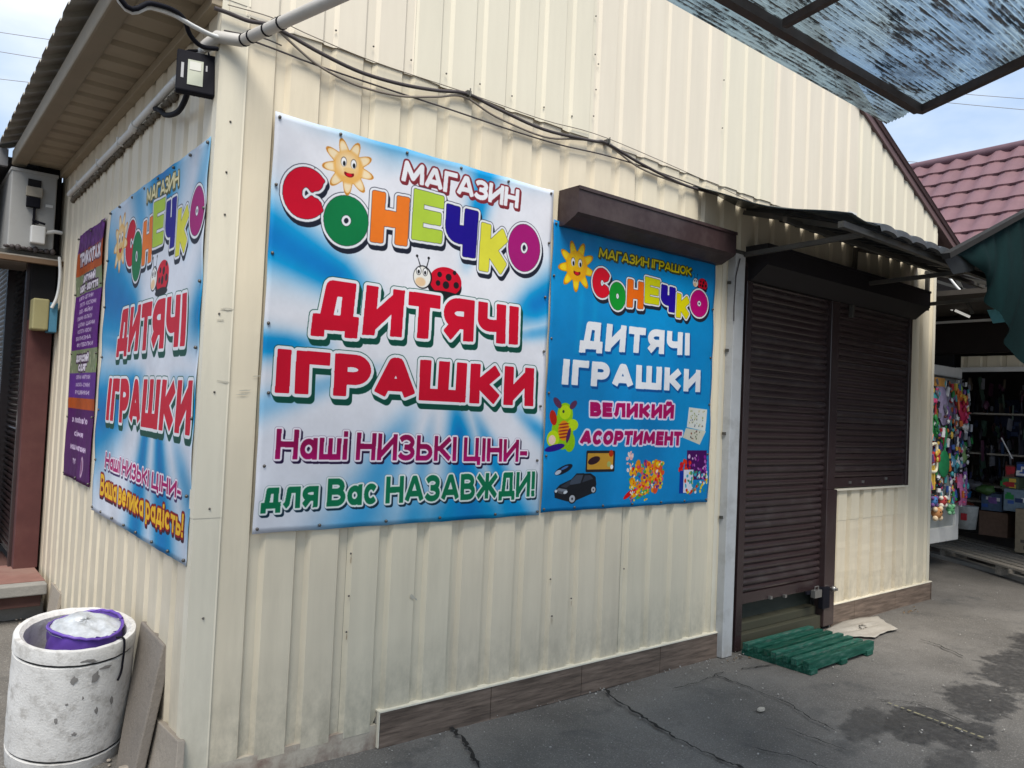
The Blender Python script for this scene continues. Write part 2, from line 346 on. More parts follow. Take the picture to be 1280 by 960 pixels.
# corner flashing: a folded angle in three lengths, joint at z 1.05
for (z0, z1, e) in ((.02, 1.085, 0), (1.075, 3.16, .0015), (3.13, 3.43, .004)):
    b = MB(); y0, x0 = -.0045-e, -.0045-e; pr = [(x0, .05), (x0, y0), (.098, y0), (.104, y0-.003), (.108, .0)]
    vs = [(x, y, z) for z in (z0, z1) for x, y in pr]; n = len(pr)
    b.add(vs, [(i, i+1, n+i+1, n+i) for i in range(n-1)]); b.add([(x, y, z0) for x, y in pr]+[(x+.0015, y+.0015, z0) for x, y in pr], [(i, i+1, n+i+1, n+i) for i in range(n-1)])
    b.build('corner_flashing', M_trim, shop, bevel=0)
b = MB(); b.box((6.49, -.006, .155), (6.54, .06, 3.36)); b.build('corner_flashing', M_trim, shop, bevel=.003)
b = MB(); b.box((3.30, -.006, .16), (3.335, .004, 2.6)); b.build('edge_flashing', M_trim, shop)
# plinth strip and wood look tiles
b = MB(); b.box((.0, .0, -.02), (.855, .05, .10)); b.build('plinth', M_plinth, shop)
b = MB(); b.box((.01, .03, -.02), (.05, 3.4, .03)); b.build('plinth', M_plinth, shop)
xs = [.862, 1.497, 2.131, 2.795, 3.40]
gm = mat('pale_grout', (.45, .42, .36), .8)
b = MB(); b.box((.860, -.010, -.01), (3.42, .03, .155)); b.build('grout', gm, shop); b = MB(); b.box((4.79, -.010, -.01), (6.565, .03, .155)); b.build('grout', gm, shop)
tile_z = .156
for xa, xb in list(zip(xs, xs[1:]))+[(4.80, 5.16), (5.16, 5.86), (5.86, 6.565)]:
    t = MB(); t.box((xa+.0022, -.018, -.01), (xb-.0022, .0, tile_z)); t.build('tile', M_tile, shop)
t = MB(); t.box((6.552, -.018, -.01), (6.57, 1.2, tile_z)); t.build('tile', M_tile, shop)
mled = mat('pale_edge_profile', (.78, .72, .58), .5, dirt=(.3, .27, .2), damt=.4, dscale=12)
b = MB(); b.box((.856, -.021, tile_z), (3.40, .022, tile_z+.007)); b.build('tile_edge_trim', mled, shop); b = MB(); b.box((4.80, -.021, tile_z), (6.572, .022, tile_z+.007)); b.build('tile_edge_trim', mled, shop); b = MB(); b.box((.856, -.021, 0), (.860, 0, tile_z-.001)); b.build('tile_edge_trim', mled, shop)
# window sill flashing
b = MB(); b.box((4.785, -.03, 1.038), (6.04, .01, 1.052)); b.box((6.025, -.012, 1.052), (6.05, .01, 2.62)); b.build('window_flashing', M_trim, shop)
# roof: two profiled slopes, verge, soffit, fascia
OH = .42
def slope_sheet(side):
    m = MB(); xe = -OH if side < 0 else RX+OH+.0; pts = prof_pts(-.06, 3.62, .03); vs = []
    for x in (xe, RX/2):
        z = RZ+SL*(x if side < 0 else RX-x)
        for s, h in pts: vs.append((x, s, z+.03-h*.022))
    n = len(pts); vs += [(x, y, z+.0015) for x, y, z in vs]
    m.add(vs, [(i, i+1, n+i+1, n+i) for i in range(n-1)]+[(2*n+i, 3*n+i, 3*n+i+1, 2*n+i+1) for i in range(n-1)]+[(i, 2*n+i, 2*n+i+1, i+1) for i in range(n-1)])
    return m
slope_sheet(-1).build('roof_sheet', M_roofund, shop); slope_sheet(1).build('roof_sheet', M_verge, shop)
def vz(x): return RZ+SL*(x if x < RX/2 else RX-x)
for x0, x1 in ((-OH, RX/2), (RX/2, RX+.32)):
    b = MB(); a, c = (x0, vz(x0)), (x1, vz(x1)); vs = []
    for x, z in (a, c):
        for (y, dz) in ((-.03, -.055), (-.03, .045), (.03, .045), (.03, -.055)): vs.append(Vector((x, y, z+dz)))
    b.hexa(vs); b.build('verge_trim', M_verge, shop, bevel=.004)
b = MB()   # soffit, ribs across
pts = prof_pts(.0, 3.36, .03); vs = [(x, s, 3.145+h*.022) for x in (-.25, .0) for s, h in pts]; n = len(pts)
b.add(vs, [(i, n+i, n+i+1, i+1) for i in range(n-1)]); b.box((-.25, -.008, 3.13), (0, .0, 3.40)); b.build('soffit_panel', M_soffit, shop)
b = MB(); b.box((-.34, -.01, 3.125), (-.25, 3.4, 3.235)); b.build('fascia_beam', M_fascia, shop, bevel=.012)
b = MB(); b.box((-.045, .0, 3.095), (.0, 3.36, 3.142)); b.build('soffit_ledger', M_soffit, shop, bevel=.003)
# screws in the sheets
sm = MB().ball((0, 0, 0), .0048, 7, 4).mesh('screw', M_screw)
def screw(x, y, z, par): return link('screw', sm, par, loc=(x, y, z))
for u, v in ((438.6, 692), (436, 745), (433, 790), (690, 770), (714, 748), (780, 711), (688, 724), (393, 210)): 
    q = at(u, v, 'y', -.004); screw(q.x, q.y, q.z, shop)
for u, v in ((288, 152), (281, 268), (274, 392), (268, 490), (262, 636), (254, 773), (283, 215)):
    q = at(u, v, 'y', -.007); screw(q.x, q.y, q.z, shop)
for u, v in ((420, 38), (467, 58), (514, 75), (558, 92), (600, 105), (640, 120), (680, 134), (715, 145), (745, 20), (744, 68), (748, 80), (745, 112), (742, 145), (905, 100), (903, 160)):
    q = at(u, v, 'y', -.012); screw(q.x, q.y, q.z, shop)

# scuffs, rubbed marks and a few rust runs below screws
def mark(u, v, w_, h_, m, yy=-.0035, rot=0, ax='y'):
    q = at(u, v, ax, yy); k = 12; vs = []
    for i in range(k):
        a = 2*math.pi*i/k; r = rnd.uniform(.55, 1.1); dx, dz = w_*r*math.cos(a), h_*r*math.sin(a); dx, dz = dx*math.cos(rot)-dz*math.sin(rot), dx*math.sin(rot)+dz*math.cos(rot)
        vs.append((q.x+dx, q.y, q.z+dz) if ax == 'y' else (q.x, q.y+dx, q.z+dz))
    MB().add(vs, [tuple(range(k))]).build('scuff_mark', m, shop)
ms = mat('rubbed_grey_mark', (.47, .44, .36), .6, var=.1, vscale=60); mr = mat('rust_run', (.40, .30, .19), .7, var=.2, vscale=30)
mark(515, 746, .022, .009, ms, -.0042, -.7); mark(520, 749, .012, .004, ms, -.005, -.7)
mark(284, 386, .035, .006, ms, -.009, .1); mark(280, 477, .03, .004, ms, -.009, -.1); mark(276, 400, .02, .003, ms, -.009, .1)
for u, v in ((307, 488), (303, 493), (322, 470)): mark(u, v, .028, .003, ms, -.0042, .1)
for u, v in ((438.6, 700), (433, 797), (690, 776), (714, 754)): mark(u, v, .003, .018, mr, -.0045)

M_shutter2 = mat('dusty_brown_shutter', srgb(54, 42, 42), .36, spec=.9, var=.2, vscale=7, dirt=(.10, .09, .085), dscale=5, damt=.55)
# ------------------------------------------------------------------ roller shutters
def slat_mesh(w_, h=.048):
    pr = [(0.004, 0), (-.004, .002), (-.0105, .010), (-.0135, .021), (-.0115, .031), (-.005, .0395), (0.005, .0425), (.004, h)]
    m = MB(); n = len(pr); m.add([(x, y, z) for x in (0, w_) for y, z in pr], [(i, i+1, n+i+1, n+i) for i in range(n-1)], False); return m.mesh('slat', M_shutter)
def shutter(name_lab, x0, x1, z0, z1, yy, parent):
    fr = MB(); fr.box((x0, yy+.02, z0), (x1, yy+.03, z1)); sh = fr.build('roller_shutter', M_shutter, parent); sh['label'] = name_lab
    me = slat_mesh(x1-x0); z = z0+.075
    bb = MB(); bb.box((x0, yy-.012, z0), (x1, yy+.015, z0+.074)); bb.build('bottom_bar', M_shutter, sh, bevel=.003)
    me2 = me.copy(); me2.materials[0] = M_shutter2
    while z < z1:
        o = link('slat', me2 if rnd.random() < .35 else me, sh, loc=(x0, yy+rnd.uniform(-.0012, .0012), z+rnd.uniform(-.0008, .0008))); o.rotation_euler = (0, rnd.uniform(-.0007, .0007), 0); z += .048
    return sh
YS = .012
s1 = shutter('tall brown door shutter, lowered, with a lock at its lower right', 3.625, 4.66, .30, 2.62, YS, shop)
s2 = shutter('brown window shutter, lowered to the sill', 4.775, 5.975, 1.06, 2.62, YS-.012, shop)
b = MB(); b.box((3.555, -.022, .0), (3.625, .035, 2.62)); b.build('guide_rail', M_shutter, shop, bevel=.003)
b = MB(); b.box((4.66, -.03, 1.05), (4.775, .03, 2.62)); b.build('guide_rail', M_shutter, shop, bevel=.003)
b = MB(); b.box((5.975, -.03, 1.05), (6.022, .03, 2.62)); b.build('guide_rail', M_shutter, shop, bevel=.003)
b = MB(); b.box((4.64, -.045, .02), (4.79, .035, 1.05)); b.build('guide_rail', M_shutter, shop, bevel=.004)
b = MB(); b.box((4.755, -.030, .16), (4.80, .03, 1.05)); b.build('edge_flashing', M_trim, shop)
def sbox(x0, x1, z0, z1, D, par, m):
    """shutter housing with chamfered lower front edge"""
    pr = [(0.0, z1), (-D+.01, z1), (-D, z1-.01), (-D, z1-.135), (-D+.02, z1-.15), (-.05, z0), (0, z0)]; n = len(pr); q = MB()
    q.add([(x, y, z) for x in (x0, x1) for y, z in pr], [(i, i+1, n+i+1, n+i) for i in range(n-1)]+[tuple(range(n))[::-1], tuple(range(n, 2*n))])
    o = q.build('shutter_housing', m, par)
    e = MB(); e.add([(x0+dx, y, z) for dx in (-.004, .0) for y, z in pr], [(i, i+1, n+i+1, n+i) for i in range(n-1)]+[tuple(range(n))[::-1]]); e.build('end_cap', m, o)
    l_ = MB(); l_.box((x0-.004, -D-.006, z1-.012), (x1+.004, -D+.0, z1+.006)); l_.box((x0-.004, -D, z1+.0), (x1+.004, .0, z1+.006)); l_.build('housing_lid', m, o)
    return o
sbox(1.83, 3.225, 2.555, 2.745, .155, shop, M_brownsteel)
sbox(3.56, 6.03, 2.50, 2.73, .17, shop, mat('blackish_housing', (.016, .014, .016), .5))
# door recess, threshold, lock
ml = mat('olive_door_bottom', (.035, .042, .034), .6, dirt=(.03, .03, .025), damt=.5)
b = MB(); b.box((3.56, .10, .16), (4.70, .13, 2.7)); b.box((3.56, .03, .0), (3.60, .13, .35)); b.build('door_leaf', ml, shop)
b = MB(); b.box((3.60, -.02, 0), (4.66, .12, .105)); b.box((3.60, .02, .105), (4.66, .12, .165)); b.build('threshold', mat('mossy_threshold', (.055, .052, .034), .8, dirt=(.03, .035, .02), damt=.6), shop, bevel=.006)
mm = mat('worn_lock_metal', (.35, .34, .32), .35, metal=.8)
b = MB(); q = at(1018, 740, 'y', -.05); b.box((q.x-.10, -.05, q.z-.012), (q.x+.20, -.03, q.z+.012)); b.build('lock_bar', M_black, s1, bevel=.003)
b = MB(); b.box((q.x-.05, -.085, q.z-.035), (q.x+.045, -.05, q.z+.02)); b.tube([(q.x-.03, -.07, q.z+.02), (q.x-.03, -.07, q.z+.045), (q.x+.02, -.07, q.z+.045), (q.x+.02, -.07, q.z+.02)], .005, 6); b.build('padlock', mm, s1, bevel=.004)
b = MB(); b.ball((4.74, -.065, q.z), .022, 10, 6); b.tube([(4.74, -.04, q.z), (4.74, -.095, q.z)], .012, 8); b.build('lock_knob', mm, s1)
b = MB(); b.box((4.60, -.06, q.z-.14), (4.70, -.02, q.z+.02)); b.build('lock_case', M_black, s1, bevel=.005)
for u, v in ((963, 747), (981, 745), (1062, 603), (1107, 598), (1078, 602)):
    q = at(u, v, 'y', -.01); MB().box((q.x-.012, -.02, q.z-.01), (q.x+.012, -.0, q.z+.01)).build('rivet_plate', mm, s1 if u < 1040 else s2)

# ------------------------------------------------------------------ print painter (numpy): the flat print of the banners
def _arc(cx, cy, rx, ry, a0, a1, n=14): return [(cx+rx*math.cos(math.radians(a0+(a1-a0)*i/n)), cy+ry*math.sin(math.radians(a0+(a1-a0)*i/n))) for i in range(n+1)]
def _bowl(x0, x1, y0, y1, k=.45): return [(x0, y1)]+_arc(x1-(x1-x0)*k, (y0+y1)/2, (x1-x0)*k, (y1-y0)/2, 90, -90, 12)+[(x0, y0)]
def _bowl_l(x0, x1, y0, y1, k=.45): return [(x1, y1)]+_arc(x0+(x1-x0)*k, (y0+y1)/2, (x1-x0)*k, (y1-y0)/2, 90, 270, 12)+[(x1, y0)]
_O = _arc(.5, .5, .5, .5, 0, 360, 28)
GLYPH = {   # width, strokes in a unit box from baseline to cap height
 'А': (1.02, [[(0, 0), (.44, 1), (.56, 1), (1, 0)], [(.2, .27), (.8, .27)]]),
 'Б': (.86, [[(.9, 1), (0, 1), (0, 0)], _bowl(0, 1, 0, .58)]),
 'В': (.88, [[(0, 0), (0, 1)], _bowl(0, .9, .53, 1), _bowl(0, 1, 0, .53)]),
 'Г': (.74, [[(0, 0), (0, 1), (1, 1)]]),
 'Д': (1.08, [[(.2, .1), (.3, 1), (.82, 1), (.82, .1)], [(0, -.12), (0, .06), (1, .06), (1, -.12)]]),
 'Е': (.78, [[(1, 1), (0, 1), (0, 0), (1, 0)], [(0, .5), (.9, .5)]]),
 'Ж': (1.35, [[(.5, 0), (.5, 1)], [(0, 1), (.4, .5), (0, 0)], [(1, 1), (.6, .5), (1, 0)], [(.35, .5), (.65, .5)]]),
 'З': (.82, [_arc(.45, .75, .5, .25, 150, -70)+[(.35, .52)], [(.35, .52)]+_arc(.45, .26, .55, .26, 75, -155)]),
 'И': (.98, [[(0, 1), (0, 0)], [(0, .06), (1, .94)], [(1, 1), (1, 0)]]),
 'Й': (.98, [[(0, 1), (0, 0)], [(0, .06), (1, .94)], [(1, 1), (1, 0)], _arc(.5, 1.42, .22, .14, 200, 340, 8)]),
 'К': (.94, [[(0, 0), (0, 1)], [(1, 1), (.3, .5), (1, 0)], [(0, .5), (.35, .5)]]),
 'Л': (.98, [[(0, 0), (.14, .12), (.28, 1), (1, 1), (1, 0)]]),
 'М': (1.22, [[(0, 0), (.08, 1), (.5, .2), (.92, 1), (1, 0)]]),
 'Н': (.94, [[(0, 0), (0, 1)], [(1, 0), (1, 1)], [(0, .5), (1, .5)]]),
 'О': (1.0, [_O]),
 'П': (.94, [[(0, 0), (0, 1), (1, 1), (1, 0)]]),
 'Р': (.86, [[(0, 0), (0, 1)], _bowl(0, 1, .4, 1)]),
 'С': (.90, [_arc(.52, .5, .52, .5, 42, 318, 22)]),
 'Т': (.86, [[(0, 1), (1, 1)], [(.5, 1), (.5, 0)]]),
 'У': (.94, [[(0, 1), (.5, .35)], [(1, 1), (.5, .3), (.36, .02), (.1, 0)]]),
 'Ф': (1.1, [_arc(.5, .55, .5, .33, 0, 360, 24), [(.5, 0), (.5, 1.05)]]),
 'Х': (.95, [[(0, 0), (1, 1)], [(0, 1), (1, 0)]]),
 'Ц': (.98, [[(0, 1), (0, 0), (.95, 0)], [(.85, 1), (.85, 0)], [(1, 0), (1, -.2)]]),
 'Ч': (.88, [[(0, 1), (0, .62)]+_arc(.42, .62, .42, .22, 180, 270, 6)+[(1, .42)], [(1, 1), (1, 0)]]),
 'Ш': (1.32, [[(0, 1), (0, 0), (1, 0), (1, 1)], [(.5, 0), (.5, 1)]]),
 'Щ': (1.38, [[(0, 1), (0, 0), (.93, 0)], [(.45, 0), (.45, 1)], [(.9, 0), (.9, 1)], [(1, 0), (1, -.2)]]),
 'Ь': (.84, [[(0, 1), (0, 0)], _bowl(0, 1, 0, .58)]),
 'Ю': (1.3, [[(0, 0), (0, 1)], [(0, .5), (.35, .5)], _arc(.66, .5, .34, .5, 0, 360, 24)]),
 'Я': (.88, [[(1, 0), (1, 1)], _bowl_l(0, 1, .4, 1), [(.45, .4), (0, 0)]]),
 'І': (0, [[(.5, 0), (.5, 1)]]),
 'а': (.74, [_arc(.48, .32, .48, .32, 0, 360, 22), [(1, .68), (1, 0)]]),
 'в': (.7, [[(0, 0), (0, .7)], _bowl(0, .9, .37, .7), _bowl(0, 1, 0, .37)]),
 'г': (.55, [[(0, 0), (0, .7), (1, .7)]]),
 'д': (.86, [[(.2, .08), (.3, .7), (.82, .7), (.82, .08)], [(0, -.16), (0, .04), (1, .04), (1, -.16)]]),
 'е': (.72, [[(.05, .36), (.98, .36)], _arc(.5, .35, .5, .35, 5, 320, 20)]),
 'и': (.76, [[(0, .7), (0, 0)], [(0, .05), (1, .65)], [(1, .7), (1, 0)]]),
 'к': (.7, [[(0, 0), (0, .7)], [(1, .7), (.3, .36), (1, 0)], [(0, .36), (.3, .36)]]),
 'л': (.76, [[(0, 0), (.15, .1), (.28, .7), (1, .7), (1, 0)]]),
 'м': (.95, [[(0, 0), (.06, .7), (.5, .15), (.94, .7), (1, 0)]]),
 'н': (.72, [[(0, 0), (0, .7)], [(1, 0), (1, .7)], [(0, .36), (1, .36)]]),
 'о': (.76, [_arc(.5, .35, .5, .35, 0, 360, 24)]),
 'р': (.74, [[(0, -.28), (0, .7)], _arc(.52, .35, .48, .35, 0, 360, 22)]),
 'с': (.68, [_arc(.52, .35, .52, .35, 45, 315, 18)]),
 'т': (.68, [[(0, .7), (1, .7)], [(.5, .7), (.5, 0)]]),
 'у': (.72, [[(0, .7), (.5, .1)], [(1, .7), (.4, -.22), (.1, -.26)]]),
 'ш': (1.0, [[(0, .7), (0, 0), (1, 0), (1, .7)], [(.5, 0), (.5, .7)]]),
 'ь': (.68, [[(0, .7), (0, 0)], _bowl(0, 1, 0, .4)]),
 'я': (.72, [[(1, 0), (1, .7)], _bowl_l(0, 1, .3, .7), [(.45, .3), (0, 0)]]),
 'ю': (1.0, [[(0, 0), (0, .7)], [(0, .36), (.35, .36)], _arc(.68, .35, .32, .35, 0, 360, 20)]),
 'б': (.76, [_arc(.5, .33, .5, .33, 0, 360, 22), [(0, .35), (.05, .75), (.4, .92), (.9, 1)]]),
 'з': (.66, [_arc(.42, .53, .48, .18, 150, -75)+[(.35, .37)], [(.35, .37)]+_arc(.42, .18, .55, .19, 75, -155)]),
 'і': (0, [[(.5, 0), (.5, .7)], [(.5, 1.02), (.5, 1.03)]]),
 '-': (.45, [[(0, .36), (1, .36)]]), '!': (0, [[(.5, .36), (.5, 1)], [(.5, .0), (.5, .02)]]), "'": (0, [[(.5, .8), (.5, 1)]]),
}
def stroke_text(text, t):
    """outline triangles of a line of text in bold strokes of thickness t (cap height 1)"""
    V, T = [], []; x = 0.0
    def tri(q):
        n = len(V); V.extend(q); T.extend([(n, n+i, n+i+1) for i in range(1, len(q)-1)])
    for ch in text:
        if ch == ' ': x += .34; continue
        wd, st = GLYPH[ch]; wd = max(wd, t)
        for pl in st:
            P = [(x+t/2+px_*(wd-t), t/2+py_*(1-t)) for px_, py_ in pl]
            for i in range(len(P)-1):
                (ax, ay), (bx, by) = P[i], P[i+1]; L_ = math.hypot(bx-ax, by-ay) or 1e-6; dx, dy = (bx-ax)/L_*t/2, (by-ay)/L_*t/2
                k = 1.0 if abs(dx*dy) < 1e-7 else .25
                e0 = k if i == 0 else 0; e1 = k if i == len(P)-2 else 0
                tri([(ax-dx*e0-dy, ay-dy*e0+dx), (ax-dx*e0+dy, ay-dy*e0-dx), (bx+dx*e1+dy, by+dy*e1-dx), (bx+dx*e1-dy, by+dy*e1+dx)])
                if i: tri([(ax+t/2*math.cos(a*math.pi/6), ay+t/2*math.sin(a*math.pi/6)) for a in range(12)])
                if i and len(P) <= 5 and abs((P[i-1][0]-ax)*(bx-ax)+(P[i-1][1]-ay)*(by-ay)) < 1e-6:   # square corner
                    tri([(ax-t/2, ay-t/2), (ax+t/2, ay-t/2), (ax+t/2, ay+t/2), (ax-t/2, ay+t/2)])
        x += wd+t*.42+.045
    return np.array(V), np.array(T)
class Canvas:
    def __init__(s, x0, x1, z0, z1, ppm, plane):
        s.b = (x0, x1, z0, z1); s.ppm = ppm; s.w = int((x1-x0)*ppm); s.h = int((z1-z0)*ppm); s.pl = plane
        s.a = np.ones((s.h, s.w, 3), np.float32); s.X, s.Y = np.meshgrid(np.arange(s.w)+.5, np.arange(s.h)+.5); s.fx = 1
    def px(s, u, v):
        """photograph pixel -> canvas pixel (through the wall plane)"""
        ax, val = s.pl; q = at(u, v, ax, val)
        X = (q.x-s.b[0]) if ax == 'y' else (s.b[1]-q.y)
        return np.array((X*s.ppm, (q.z-s.b[2])*s.ppm))
    def paint(s, m, col, y0=0, x0=0):
        h, w_ = m.shape; v = s.a[y0:y0+h, x0:x0+w_]; col = np.asarray(col, np.float32)
        v[:] = v*(1-m[..., None])+col*m[..., None]
    def poly(s, pts, col, soft=1.0, e=0):
        P = np.array(pts, float); n = len(P); s.layers(P, np.array([(i, (i+1) % n) for i in range(n)]), [(e, col, 0, 0)])
    def layers(s, P, E_, lay, R=None):
        """fill outline (P, E_) grown by e pixels, painted from the outermost layer inwards; lay = (grow, colour or fn, dx, dy)"""
        R = int(max(l[0] for l in lay))+3; md = int(max(max(abs(l[2]), abs(l[3])) for l in lay))+2; mg = R+md
        x0 = max(0, int(P[:, 0].min())-mg); x1 = min(s.w, int(P[:, 0].max())+mg+1); y0 = max(0, int(P[:, 1].min())-mg); y1 = min(s.h, int(P[:, 1].max())+mg+1)
        if x1 <= x0 or y1 <= y0: return
        h, w_ = y1-y0, x1-x0; SS = 2; D = np.zeros((h*SS, w_*SS+2), np.int32)
        if E_.shape[1] == 3:                              # glyph triangles: union of half-plane tests
            T = (P[E_]-(x0, y0))*SS; inside = np.zeros((h*SS, w_*SS), bool)
            for t in T:
                if (t[1, 0]-t[0, 0])*(t[2, 1]-t[0, 1])-(t[1, 1]-t[0, 1])*(t[2, 0]-t[0, 0]) < 0: t = t[::-1]
                a0, b0 = max(0, int(t[:, 0].min())-1), max(0, int(t[:, 1].min())-1); a1, b1 = min(w_*SS, int(t[:, 0].max())+2), min(h*SS, int(t[:, 1].max())+2)
                if a1 <= a0 or b1 <= b0: continue
                gx = np.arange(a0, a1)[None]+.5; gy = np.arange(b0, b1)[:, None]+.5; k = np.ones((b1-b0, a1-a0), bool)
                for i in range(3):
                    (ax, ay), (bx, by) = t[i], t[(i+1) % 3]; k &= ((bx-ax)*(gy-ay)-(by-ay)*(gx-ax)) >= -.25*math.hypot(bx-ax, by-ay)
                inside[b0:b1, a0:a1] |= k
        else:
            A = (P[E_[:, 0]]-(x0, y0))*SS; B = (P[E_[:, 1]]-(x0, y0))*SS
            for (ax, ay), (bx, by) in zip(A, B):
                if ay == by: continue
                if ay > by: ax, ay, bx, by = bx, by, ax, ay
                r0 = max(0, math.ceil(ay-.5)); r1 = min(h*SS-1, math.ceil(by-.5)-1)
                if r1 < r0: continue
                r = np.arange(r0, r1+1); xx = ax+(r+.5-ay)*(bx-ax)/(by-ay); D[r, np.clip(np.ceil(xx-.5).astype(int), 0, w_*SS)] += 1
            inside = (np.cumsum(D, 1) % 2)[:, :w_*SS]
        cov = inside.reshape(h, SS, w_, SS).mean((1, 3)).astype(np.float32)
        if max(l[0] for l in lay) <= .01:
            for e, col, dx, dy in lay: s.paint(s.shift(cov, dx, dy), col(s, x0, y0, h, w_) if callable(col) else col, y0, x0)
            return
        g = np.where(cov > .5, 0, 1e3).astype(np.float32); v = g.copy()
        for d in range(1, R+1):
            v[d:] = np.minimum(v[d:], g[:-d]+d); v[:-d] = np.minimum(v[:-d], g[d:]+d)
        v2 = v*v; q = v2.copy()
        for d in range(1, R+1):
            q[:, d:] = np.minimum(q[:, d:], v2[:, :-d]+d*d); q[:, :-d] = np.minimum(q[:, :-d], v2[:, d:]+d*d)
        dist = np.sqrt(q)
        for e, col, dx, dy in lay:
            m = cov if e <= .01 else np.clip(e+.5-dist, 0, 1)
            if dx or dy:
                mm_ = m.copy(); n = int(max(abs(dx), abs(dy)))
                for k in range(1, n+1): mm_ = np.maximum(mm_, s.shift(m, dx*k/n, dy*k/n))
                m = mm_
            s.paint(m, col(s, x0, y0, h, w_) if callable(col) else col, y0, x0)
    def shift(s, m, dx, dy):
        dx, dy = int(round(dx)), int(round(dy)); o = np.zeros_like(m); h, w_ = m.shape
        o[max(0, dy):h+min(0, dy), max(0, dx):w_+min(0, dx)] = m[max(0, -dy):h+min(0, -dy), max(0, -dx):w_+min(0, -dx)]; return o
    def text(s, t, tl, bl, tr, br, lay, th=.24, photo=True, bbox=False):
        """text fitted between four corners (cap top left, baseline left, cap top right, baseline right)"""
        V, E_ = stroke_text(t, th); f = s.px if photo else (lambda a, b_: np.array((a, b_)))
        TL, BL, TR, BR = (f(*p) for p in (tl, bl, tr, br)); x0, x1 = V[:, 0].min(), V[:, 0].max()
        y0, y1 = (V[:, 1].min(), V[:, 1].max()) if bbox else (0, 1)
        U = ((V[:, 0]-x0)/(x1-x0))[:, None]; T = ((V[:, 1]-y0)/(y1-y0))[:, None]
        P = (BL*(1-U)+BR*U)*(1-T)+(TL*(1-U)+TR*U)*T
        s.layers(P, E_, lay)
    def ell(s, c, rx, ry, col, rot=0, soft=1.2, alpha=1):
        ca, sa = math.cos(rot), math.sin(rot); R = max(rx, ry)+3
        x0, x1, y0, y1 = max(0, int(c[0]-R)), min(s.w, int(c[0]+R)+1), max(0, int(c[1]-R)), min(s.h, int(c[1]+R)+1)
        if x1 <= x0 or y1 <= y0: return
        X = s.X[y0:y1, x0:x1]-c[0]; Y = s.Y[y0:y1, x0:x1]-c[1]
        d = (np.sqrt(((X*ca+Y*sa)/rx)**2+((Y*ca-X*sa)/ry)**2)-1)*min(rx, ry); s.paint((np.clip(.5-d/soft, 0, 1)*alpha).astype(np.float32), col, y0, x0)
    def image(s, name):
        h, w_ = s.h, s.w; im = bpy.data.images.new(name, w_, h); px = np.ones((h, w_, 4), np.float32); px[..., :3] = np.clip(s.a, 0, 1)
        im.pixels.foreach_set(px.ravel()); im.pack(); return im
def C(r, g, b): return (r/255, g/255, b/255)
def smooth_noise(h, w_, n, seed):
    r = np.random.RandomState(seed); g = r.rand(n+3, n+3); y = np.linspace(0, n, h); x = np.linspace(0, n, w_)
    yi, xi = y.astype(int), x.astype(int); fy = (y-yi)[:, None]; fx = (x-xi)[None]; fy = fy*fy*(3-2*fy); fx = fx*fx*(3-2*fx)
    return ((g[yi][:, xi]*(1-fx)+g[yi][:, xi+1]*fx)*(1-fy)+(g[yi+1][:, xi]*(1-fx)+g[yi+1][:, xi+1]*fx)*fy).astype(np.float32)
def rays(c, centre, lst, base, blue):
    """soft blue sunburst on a pale ground: (angle deg, half width deg, strength, start radius, end fade radius)"""
    cx, cy = centre; dx, dy = c.X-cx, c.Y-cy; r = np.hypot(dx, dy)/c.ppm; th = np.degrees(np.arctan2(dy, dx)); m = np.zeros_like(r)
    for a, hw, st, r0, sw in lst:
        d = (th-a-sw*r*25+180) % 360-180; m = np.maximum(m, st*np.exp(-(d/hw)**2)*np.clip((r-r0)/.25, 0, 1))
    c.a[:] = np.array(base); c.paint(np.clip(m, 0, 1).astype(np.float32), blue)
def vgrad(a, b_, z0, z1):
    def f(s, x0, y0, h, w_):
        t = np.clip((s.Y[y0:y0+h, x0:x0+w_]-z0)/(z1-z0), 0, 1)[..., None]; return np.array(a, np.float32)*(1-t)+np.array(b_, np.float32)*t
    return f
WH = C(236, 238, 243)
def letters(c, L_, g, wh, sh, lean):
    """balloon letters of the shop name; all dark rims first, then the coloured faces"""
    for stage in (0, 1):
        for ch, x0, y0, x1, y1, col, sk in L_:
            lay = [(g+wh+2, C(30, 34, 48), sh[0], sh[1]), (g+wh+1.5, C(60, 62, 75), 0, 0), (g+wh, WH, 0, 0)] if stage == 0 else [(g+1.2, C(40, 40, 50), 0, 0), (g, col, 0, 0)]
            d = lean*(y1-y0)/2
            tl = c.px(x0+d, y0+sk[0]); bl = c.px(x0-d, y1+sk[1]); tr = c.px(x1+d, y0+sk[2]); br = c.px(x1-d, y1+sk[3])
            ins = g*.8; ex = np.array((ins, 0)); ey = np.array((0, ins))
            c.text(ch, tl+ex-ey, bl+ex+ey, tr-ex-ey, br-ex+ey, lay, .215 if ch == 'Е' else .27 if ch in 'КН' else .33, photo=False, bbox=True)
